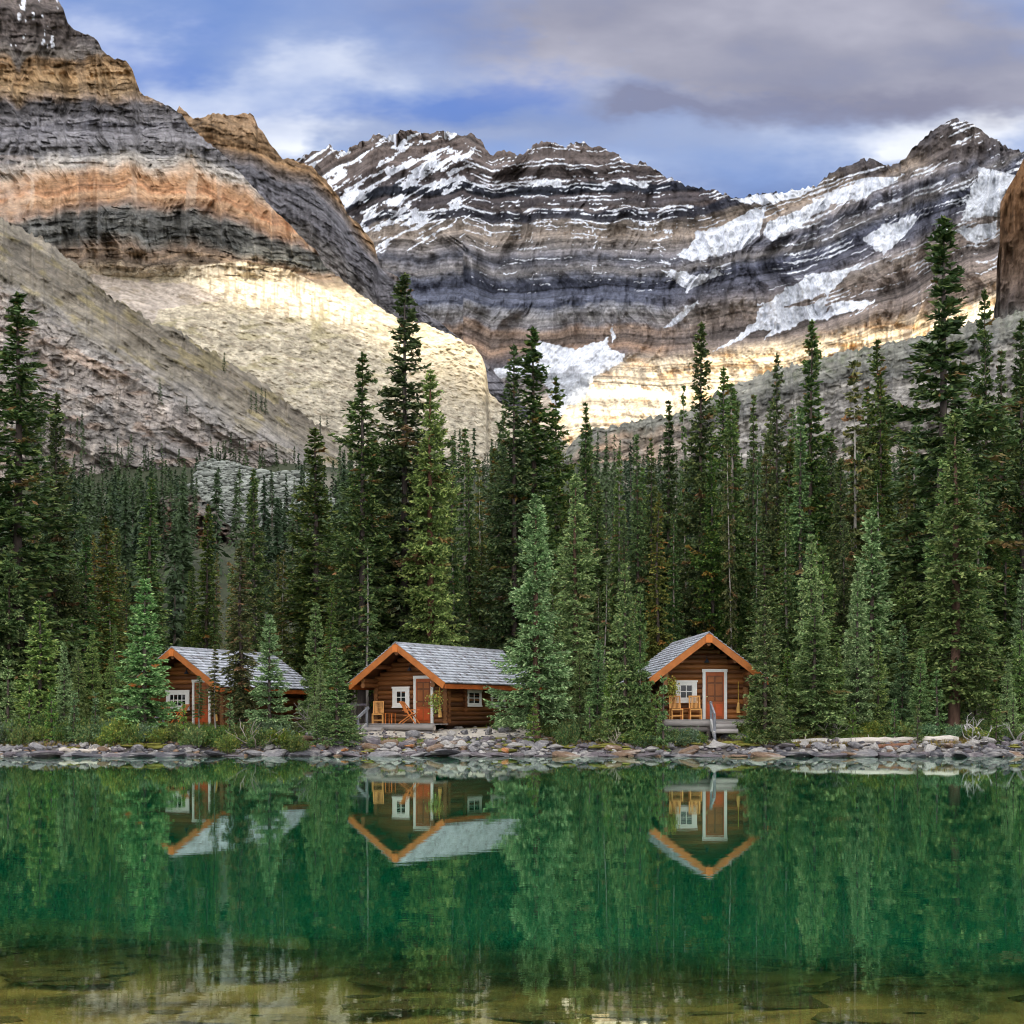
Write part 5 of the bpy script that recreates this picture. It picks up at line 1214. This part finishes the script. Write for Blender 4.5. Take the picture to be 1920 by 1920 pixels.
wl = wpt(1329.5, 1345, 63.0)
CR_ = cabin((wl[0], 63.0, 1.51), -3.5, 9.0, 2.56, 3.66, 1.93, 'log cabin at right seen nearly head on, gable and door facing the lake', -.76, .92, .47, [(-1, 3.0, 4.1)], .62, -1, GL, 1)
wm = wpt(741.7, 1345, 67.0)
CM_ = cabin((wm[0], 67.0, 1.32), 30.0, 9.3, 2.63, 3.62, 1.80, 'middle log cabin with its long grey shingle roof and side windows in full view', -.50, .92, .74, [(1, 2.85, 4.1), (1, 5.0, 6.3)], -1.0, -1, GL, 2)
CL_ = cabin((-15.95, 70.0, 1.22), 25.0, 8.3, 2.75, 3.66, 1.85, 'log cabin half hidden behind young firs, leftmost of the three cabins', -.55, 1.35, .85, [], .1, -1, GL, 3)
chair(CR_, (-1.30, .55, 0), 0.05, 'slatted wooden chair on the right cabin porch, the one farther from the door', GC)
chair(CR_, (-.48, .55, 0), -0.05, 'slatted wooden chair on the right cabin porch, the one beside the door', GC)
side_table(CR_, (-.89, .62, 0), 'small orange side table between the two chairs on the right cabin porch', 'side tables on the porches')
broom(CR_, (1.48, y_ := 1.08, .28), 'yellow broom hanging right of the door of the right cabin')
basket(CR_, (-1.55, .35, 1.28), 'hanging basket with yellow flowers at the left end of the right cabin porch', 5)
chair(CM_, (-1.36, .55, 0), 0.5, 'slatted wooden chair with its high back left of the window of the middle cabin', GC)
side_table(CM_, (-.66, .55, 0), 'small orange side table below the window of the middle cabin', 'side tables on the porches')
chair(CM_, (.42, .45, 0), 1.75, 'folding wooden deck chair seen sideways before the door of the middle cabin', GC, True, (212, 128, 62))
basket(CM_, (1.95, .25, .92), 'hanging basket with yellow flowers at the right end of the middle cabin porch', 6)
broom(CM_, (1.72, .98, .28), 'yellow broom hanging at the right porch corner of the middle cabin')
chair(CL_, (-1.0, .55, 0), .2, 'slatted chair at the left of the left cabin window, half behind the fir', GC, False, (206, 124, 60))
chair(CL_, (.10, .5, 0), -.3, 'folding chair below the window of the left cabin', GC, True, (206, 118, 56))
broom(CL_, (1.72, 1.08, .2), 'yellow broom hanging right of the door of the left cabin')
# low plank walk rail between the left and middle cabins
a = wpt(560, 1313, 72); R_ = root('plank_rail', (a[0], 72, gz(a[0], 72)), .0, 'long low grey plank rail between the left and the middle cabin', 'rail')
m = MB(); m.bar((0, 0, 1.05), (3.4, .1, 1.02), .28, .10, lin((120, 112, 122))); m.build('rail', M_DRIFT, R_)
for xx in (.2, 1.7, 3.2): m = MB(); m.tube([(xx, .02, -.2), (xx, .02, 1.0)], .07, lin((92, 84, 80)), 8); m.build('post', M_DRIFT, R_)

# ------------------------------------------------------------------ shrubs, dead brush, grass, moss
def shrub_mesh(seed, pal, n=2600, leaf=.055):
    g = np.random.default_rng(seed); nb_ = 34
    az = g.uniform(0, 6.28, nb_); el = g.uniform(.25, 1.45, nb_); Lb = g.uniform(.65, 1.05, nb_) * (.75 + .25 * np.cos(el))
    d = np.stack([np.cos(az) * np.cos(el), np.sin(az) * np.cos(el), np.sin(el)], -1)
    bi = g.integers(0, nb_, n); u = g.uniform(0, 1, n) ** .6 * .75 + .25
    P = d[bi] * (Lb[bi] * u)[:, None] + g.normal(0, .085, (n, 3)); P[:, 2] = np.abs(P[:, 2]) + .02
    a = unit(d[bi] + g.normal(0, .6, (n, 3))); b = unit(np.cross(a, g.normal(0, 1, (n, 3)))); l = leaf * g.uniform(.6, 1.5, n)[:, None]
    V = np.stack([P - a * l, P + b * l * .45, P + a * l, P - b * l * .45], 1).reshape(-1, 3)
    c0, c1, c2 = [lin(k) * 1.3 for k in pal]; cc = mixc(np.tile(c0, (n, 1)), c1, np.clip(g.uniform(0, 1, nb_)[bi] * .6 + g.uniform(0, .5, n), 0, 1)); cc = mixc(cc, c2, g.uniform(0, 1, n) ** 5)
    fol = npmesh('foliage', V, np.arange(4 * n).reshape(-1, 4), M_GREEN, np.repeat(cc, 4, 0))
    m = MB()
    for k in range(nb_): m.tube([(0, 0, -.05), tuple(d[k] * Lb[k] * .5 + g.normal(0, .03, 3)), tuple(d[k] * Lb[k] * .98)], [.014, .009, .004], lin((118, 104, 92)), 4, caps=False)
    return fol, m.mesh('stems', M_BARK)
SH = [shrub_mesh(1, ((52, 82, 42), (88, 120, 58), (150, 146, 70))), shrub_mesh(2, ((60, 88, 58), (98, 128, 88), (140, 160, 120))), shrub_mesh(3, ((64, 88, 38), (104, 130, 52), (158, 156, 60)))]
SHN = ['dark green', 'grey green', 'yellowish green']
SHRUBS = []
def put_shrub(px, D, w, h, v):
    x = (px - CX) / F * D; r = root('shrub', (x, D, gz(x, D)), rgR.uniform(0, 6.28)); r.scale = (w, w * .8, h)
    link('foliage', SH[v][0], r); link('stems', SH[v][1], r); SHRUBS.append([r, v, px, D, w, h])
for (p0, p1, n_, d0, d1, h0, h1) in [(-10, 240, 18, 61.9, 64, .8, 1.35), (240, 560, 22, 61.9, 63.6, .7, 1.1), (1035, 1180, 10, 62.4, 64.2, .7, 1.2), (1180, 1305, 9, 62.1, 62.8, .55, .85), (1385, 1450, 4, 62.2, 63, .4, .75), (1450, 1560, 6, 62.9, 64.8, .4, .9), (1560, 1930, 20, 63.0, 65.5, .5, 1.0), (560, 640, 2, 64.5, 66, .5, .8), (955, 1030, 2, 64.8, 66.5, .3, .6)]:
    for k in range(n_):
        put_shrub(p0 + (p1 - p0) * (k + rgR.uniform(0, 1)) / n_, rgR.uniform(d0, d1), rgR.uniform(.7, 1.15), rgR.uniform(h0, h1), int(rgR.choice([0, 0, 1, 2])))
def dead_brush(px, D, h, label, seed, n=16, col=(176, 170, 164), curl=.5, nm='dead_shrub'):
    g = np.random.default_rng(seed); x = (px - CX) / F * D
    R_ = root(nm, (x, D, gz(x, D)), 0, label, 'dead shrub'); m = MB()
    for k in range(n):
        p = np.array([0, 0, .0]); d = unit(g.normal(0, 1, 3) * np.array([1, .6, .5]) + np.array([0, 0, .9])); pts = [p.copy()]
        for q in range(7):
            d = unit(d + g.normal(0, curl, 3)); p = p + d * h / 6.0 * g.uniform(.6, 1.1); p[2] = max(p[2], .02); pts.append(p.copy())
            if q == 3 and g.random() < .8:
                d2 = unit(d + g.normal(0, .8, 3)); m.tube([p, p + d2 * h * .18, p + d2 * h * .3 + g.normal(0, .05, 3)], [.014, .010, .004], lin(col), 5, caps=False)
        m.tube(pts, np.linspace(.032, .006, len(pts)) * (h / 1.3), lin(col), 6, caps=False)
    m.build('branches', M_DRIFT, R_, True)
dead_brush(1832, 62.7, 1.55, 'pale grey gnarled dead bush beside the bare trunk of the large pale spruce', 1, 20, (188, 184, 180), .55)
dead_brush(478, 62.4, 1.5, 'pale leafless twiggy bush below the right end of the left cabin', 2, 12, (158, 148, 138), .25)
dead_brush(1150, 62.5, 1.0, 'pale curling dry twigs among the shrubs left of the right cabin', 3, 14, (176, 168, 150), .4)
dead_brush(1905, 62.7, 1.3, 'grey dead twigs at the right edge of the view behind the shore rocks', 4, 12, (160, 156, 152), .35)
dead_brush(592, 65.5, 1.6, 'grey leafless bush between the left and middle cabins', 5, 14, (150, 144, 138), .3)
dead_brush(20, 63.0, 1.2, 'grey dead twigs at the left edge among the green shrubs', 6, 12, (150, 142, 134), .3)
dead_brush(1560, 63.3, 1.3, 'thin grey dead stems right of the drooping young fir', 7, 9, (164, 158, 150), .2)
# ground plants as loose masses
def blades(name, n, xr, dr, hgt, c0, c1, keepf, label, cat, wid=.010):
    g = np.random.default_rng(len(name) * 7); x = g.uniform(xr[0], xr[1], n); d = g.uniform(dr[0], dr[1], n); y = shore_y(x) + d
    k = keepf(x, d, g); x, d, y = x[k], d[k], y[k]; n = len(x); z = ground(x, y)
    a = g.uniform(0, 6.28, n); h = hgt * g.uniform(.4, 1.3, n); ln_ = g.normal(0, .35, (n, 2)) * h[:, None]
    B = np.stack([x, y, z - .01], -1); s_ = np.stack([np.cos(a), np.sin(a), 0 * a], -1) * wid
    Tp = B + np.stack([ln_[:, 0], ln_[:, 1], h], -1); Md = B * .5 + Tp * .5 + np.stack([0 * a, 0 * a, h * .08], -1)
    V = np.stack([B - s_, B + s_, Md + s_ * .8, Tp, Md - s_ * .8], 1)
    Fq = (np.arange(n)[:, None] * 5 + np.array([[0, 1, 2, 4]])); F2 = (np.arange(n)[:, None] * 5 + np.array([[4, 2, 3, 3]]))
    V4 = np.concatenate([V[:, [0, 1, 2, 4]], np.stack([Md - s_ * .8, Md + s_ * .8, Tp + s_ * .1, Tp - s_ * .1], 1)], 0).reshape(-1, 3)
    cc = mixc(np.tile(lin(c0), (n, 1)), lin(c1), g.uniform(0, 1, n)); cc = np.concatenate([np.repeat(cc, 4, 0)] * 2)
    o = link(name, npmesh(name, V4, np.arange(len(V4)).reshape(-1, 4), M_GREEN, cc)); tag(o, label, cat, kind='stuff')
def patch(x, d, g, th=.0, s=.5, seed=3): return fbm(x * s, d * 1.2, seed, 3) > th
def notpath(x, d): return ~(((x > -8.6) & (x < 2.6) & (d > 1.9) & (d < 8.6)) | ((x > 5.4) & (x < 10.0) & (d > 2.0) & (d < 4.8)))
blades('sedge_grass', 52000, (-26, 26), (1.0, 4.5), .20, (150, 130, 50), (190, 160, 62), lambda x, d, g: notpath(x, d) & (patch(x, d, g, .0) & ((x > 1) | (x < -14)) | (patch(x, d, g, .45) & (d < 2))) & (d < 2.6 + g.uniform(0, 2, len(x))), 'dry golden sedge fringing the shore stones', 'grass')
blades('undergrowth', 110000, (-28, 28), (2.0, 9.5), .26, (62, 88, 38), (112, 132, 56), lambda x, d, g: notpath(x, d) & patch(x, d, g, -.35, .7, 5), 'low green undergrowth at the foot of the forest', 'undergrowth', .014)
def moss():
    g = np.random.default_rng(8); it = []
    sp = [(270, 61.95, .9), (250, 61.8, .6), (300, 61.9, .7), (138, 61.7, .5), (945, 62.2, .7), (975, 62.4, .8), (1000, 62.3, .7), (1110, 62.2, .8), (1145, 61.9, .5), (1230, 62.1, .7), (1270, 62.2, .9), (1300, 62.3, .8), (1370, 62.4, 1.0), (1395, 62.2, .8), (1180, 61.9, .5), (1490, 62.0, .5), (1900, 62.2, .5), (1060, 62.1, .6), (690, 62.0, .4), (755, 62.1, .4)]
    for p, D, w in sp:
        for k in range(4):
            V, f, _ = bank[int(g.integers(8))]; x = (p - CX) / F * D + g.normal(0, w * .35); y = D + g.normal(0, .15); s_ = w * g.uniform(.35, .7)
            it.append((rot(g, V) * np.array([s_, s_ * .6, s_ * .28]) + np.array([x, y, gz(x, y) + .08]), f, lin((130, 128, 34)) * g.uniform(.7, 1.3)))
    tag(many('moss', it, M_GREEN), 'yellow green moss cushions on the shore stones', 'moss')
moss()

# ------------------------------------------------------------------ slope above the left cabins
SKO = [(120, 1010), (150, 985), (185, 975), (215, 955), (240, 962), (262, 948), (290, 950), (304, 930), (330, 926), (352, 930), (372, 928), (386, 942), (402, 950), (412, 968), (430, 985), (441, 1015), (448, 1060)]
massif('red_ledge', SKO, 1130, 1.5, [(120, 262), (300, 248), (448, 236)], lambda px, py, sk: np.where(py - sk < 6, .6, 1.6 + 1.6 * vn(px / 30, py / 10, 407)), lambda px, py, sk: -4.5 * ridged(px / 34, py / 30, 401, 5) - 1.5 * hsh(np.floor(px / 13 + vn(px / 20, py / 9, 408)), np.floor(py / 9 + vn(px / 20, py / 9, 409)), 402),
       lambda px, py, sk: mixc(cramp(py - sk, [(0, (112, 108, 98)), (20, (124, 108, 98)), (45, (146, 112, 92)), (75, (160, 124, 94)), (120, (116, 108, 98))]), lin((96, 98, 94)), ss(-.1, .5, fbm(px / 22, py / 9, 403, 4)) * .8) * (bands(py + .2 * px, px, 404, .40) * mott(px, py, 406, .3) * (1 - .55 * cracks(px, py, 405, 10, 9, .14)))[..., None], None, 3.5, 62, 60)
SKB = [(362, 915), (376, 872), (400, 866), (430, 868), (470, 878), (510, 890), (540, 888), (560, 884), (580, 896), (610, 925), (640, 960)]
massif('boulder_slope', SKB, 1040, 1.8, [(370, 270), (640, 270)], lambda px, py, sk: .75 + 0 * px, lambda px, py, sk: -2.5 * ridged(px / 20, py / 14, 411, 4), lambda px, py, sk: np.tile(lin((72, 74, 68)), px.shape + (1,)), None, 2.5, 63, 60)
PXb, PYb, Pb = SURF['boulder_slope']; it = []
gB = np.random.default_rng(41); sel = gB.integers(0, PXb.size, 7500); fl = Pb.reshape(-1, 3)
for k, i in enumerate(sel):
    V, f, _ = bank[k % 8]; s_ = gB.uniform(.25, .85) * (2.2 if gB.random() < .04 else 1)
    it.append((rot(gB, V) * np.array([s_, s_, s_ * .75]) + fl[i] + np.array([0, -.3, .1]), f, lin((142, 146, 138)) * gB.uniform(.5, 1.25)))
tag(many('boulders', it, M_STONE), 'tumbled grey green boulders covering the slope above the left cabins', 'boulders')
def far_wood():
    g = np.random.default_rng(91); pos = []
    PX, PY, P = SURF['near_left_slope']; PXf, PYf, Pf = PX.ravel(), PY.ravel(), P.reshape(-1, 3)
    lim = np.interp(PXf, [0, 110, 150, 230, 300, 372, 380, 560, 640], [790, 805, 835, 865, 885, 895, 868, 890, 930])
    dens = np.where(PXf < 376, 1.0, .8) * (PYf > lim) * (PYf < lim + 110)
    cand = np.nonzero(dens > 0)[0]; pick = g.choice(cand, 460)
    for i in pick: pos.append((Pf[i], g.uniform(7, 13)))
    # a few out on the bare slope and ledges
    for (p, q) in [(480, 775), (490, 772), (497, 778), (470, 770), (420, 700), (700, 690), (600, 820), (300, 760), (350, 775)]:
        i = int(np.argmin((PXf - p) ** 2 + (PYf - q) ** 2)); pos.append((Pf[i], g.uniform(5, 9)))
    for k in range(760):
        p = g.uniform(60, 660); D = g.uniform(115, 330) ; x = (p - CX) / F * D
        if 285 < p < 455 and D < 245 and g.random() < .78: continue
        if 370 < p < 640 and g.random() < .82: continue
        if 130 < p < 290 and g.random() < .35: continue
        pos.append((np.array([x, D, gz(x, D)]), g.uniform(7, 13)))
    for k in range(420):
        D = g.uniform(150, 420); x = g.uniform(-.12, .40) * D; pos.append((np.array([x, D, gz(x, D)]), g.uniform(8, 15)))
    nt = 300; Vs = []; Cs = []
    for q, h in pos:
        D = q[1]; n = int(np.clip(46000 / D, 130, 330)); zz = g.uniform(0.03, 1, n) ** .8; R_ = h * .115 * g.uniform(.8, 1.2)
        az = g.uniform(0, 6.28, n); lay = .8 + .35 * np.sin(zz * h * 5.5 + g.uniform(0, 6)); rr = R_ * (1 - zz) ** .85 * g.uniform(.25, 1.1, n) * lay + .04
        Pc = np.stack([np.cos(az) * rr, np.sin(az) * rr, zz * h - .15 * rr], -1) + q
        a = unit(np.stack([np.cos(az), np.sin(az), -.35 + 0 * az], -1) + g.normal(0, .35, (n, 3))); b = unit(np.cross(a, g.normal(0, 1, (n, 3)) + np.array([0, 0, 1])))
        l = (.30 + .35 * (1 - zz))[:, None] * (h / 10) * g.uniform(.6, 1.2, n)[:, None]
        Vs.append(np.stack([Pc - a * l, Pc + b * l * .38, Pc + a * l, Pc - b * l * .38], 1).reshape(-1, 3))
        base_ = mixc(lin((50, 72, 44))[None], lin((84, 104, 62)), g.uniform(0, 1, 1))[0]; Cs.append(np.repeat(base_ * g.uniform(.7, 1.3, (n, 1)), 4, 0))
        t_ = np.array([[-.12, 0, -1], [.12, 0, -1], [.02, 0, h * .97], [-.02, 0, h * .97]]) + q; Vs.append(t_); Cs.append(np.tile(lin((110, 98, 88)), (4, 1)))
    V = np.concatenate(Vs); o = link('hillside_wood', npmesh('hillside_wood', V, np.arange(len(V)).reshape(-1, 4), M_LEAF, np.concatenate(Cs)))
    tag(o, 'far wood of small dark firs scattered over the mountain slope', 'wood', kind='stuff')
far_wood()

# ------------------------------------------------------------------ labels for the repeats
ORD = ['first', 'second', 'third', 'fourth', 'fifth', 'sixth', 'seventh', 'eighth', 'ninth', 'tenth', 'eleventh', 'twelfth', 'thirteenth', 'fourteenth', 'fifteenth', 'sixteenth', 'seventeenth', 'eighteenth', 'nineteenth', 'twentieth']
ZN = [(-200, 300, 'left of the left cabin'), (300, 600, 'behind the left cabin'), (600, 960, 'behind the middle cabin'), (960, 1210, 'between the cabins'), (1210, 1460, 'behind the right cabin'), (1460, 1700, 'right of the right cabin'), (1700, 3000, 'near the right edge')]
def zone(px): return next(z[2] for z in ZN if z[0] <= px < z[1])
def auto(items, desc, zf, grp, cat):
    """items: (object, px, key) -> 'third <desc> <zone>, counted from the left'"""
    b = {}
    for o, px, key in items: b.setdefault((key, zf(px)), []).append((px, o))
    for (key, z), l in b.items():
        l.sort(key=lambda a: a[0])
        for i, (px, o) in enumerate(l):
            od = ORD[i] if i < 20 else None
            if len(l) == 1: lb = f'{desc[key]} {z}'
            elif od: lb = f'{od} from left of {desc[key]}s {z}'
            else: lb = f'{ORD[len(l) - 1 - i]} from right of {desc[key]}s {z}' if len(l) - 1 - i < 20 else f'{desc[key]} {z}'
            tag(o, lb, cat, grp)
def tkey(t):
    kd, v, D, h = t[1], t[2], t[5], (HY - t[4])
    sz = 'tall' if h > 420 else ('medium' if h > 250 else 'low')
    return (kd, v, sz, D > 82)
tone_ = {('tall_spruce', 0): 'dark green spruce', ('tall_spruce', 1): 'ragged dark spruce', ('tall_spruce', 2): 'full dark spruce', ('spire_fir', 0): 'mid green fir', ('spire_fir', 1): 'pale trunked fir', ('spire_fir', 2): 'dark dense fir', ('spire_fir', 3): 'olive fir', ('young_fir', 0): 'bluish young fir', ('young_fir', 1): 'bright young fir', ('young_fir', 2): 'drooping young fir', ('broad_spruce', 0): 'blue green spruce', ('broad_spruce', 1): 'pale green spruce', ('thin_fir', 0): 'thin brown fir', ('thin_fir', 1): 'thin green fir', ('sapling', 0): 'green sapling', ('sapling', 1): 'bluish sapling'}
lst = []; dsc = {}
for t in TREES:
    if t[6]: tag(t[0], t[6], 'tree', 'conifers around the cabins')
    else:
        k = tkey(t); dsc[k] = f'{"hindmost" if k[3] else "nearer"} {k[2]} {tone_[(t[1], t[2])]}'; lst.append((t[0], t[3], k))
auto(lst, dsc, zone, 'conifers around the cabins', 'tree')
RZ = [(-200, 120, 'at the left edge'), (120, 300, 'below the leftmost bushes'), (300, 440, 'before the left cabin'), (440, 600, 'left of the stone bank'), (600, 700, 'on the bank left end'), (700, 800, 'below the middle porch'), (800, 960, 'below the middle side windows'), (960, 1080, 'under the big spruce'), (1080, 1230, 'left of the right cabin'), (1230, 1320, 'below the right porch'), (1320, 1420, 'below the right steps'), (1420, 1600, 'below the left bleached log'), (1600, 1800, 'below the right bleached log'), (1800, 3000, 'at the right edge')]
lst = []; dsc = {}
for o, ti_, vi, x, y, w, h in STONES:
    px = CX + F * x / y; d = y - float(shore_y(x)); row = 'waterline' if d < .3 else ('bank' if d < 2.6 else 'path side'); sz = 'large' if w > .8 else 'small'
    k = (ti_, row, sz); dsc[k] = f'{sz} {TONES[ti_][0]} {row} stone'; lst.append((o, px, k))
auto(lst, dsc, lambda p: next(z[2] for z in RZ if z[0] <= p < z[1]), 'stones along the lake shore', 'rock')
lst = []; dsc = {}
for o, v, px, D, w, h in SHRUBS:
    k = (v, h > .85); dsc[k] = f'{"tall" if h > .85 else "low"} {SHN[v]} shrub'; lst.append((o, px, k))
auto(lst, dsc, lambda p: next(z[2] for z in RZ if z[0] <= p < z[1]), 'shrubs along the shore', 'shrub')
print('rocks', len(STONES), 'shrubs', len(SHRUBS))
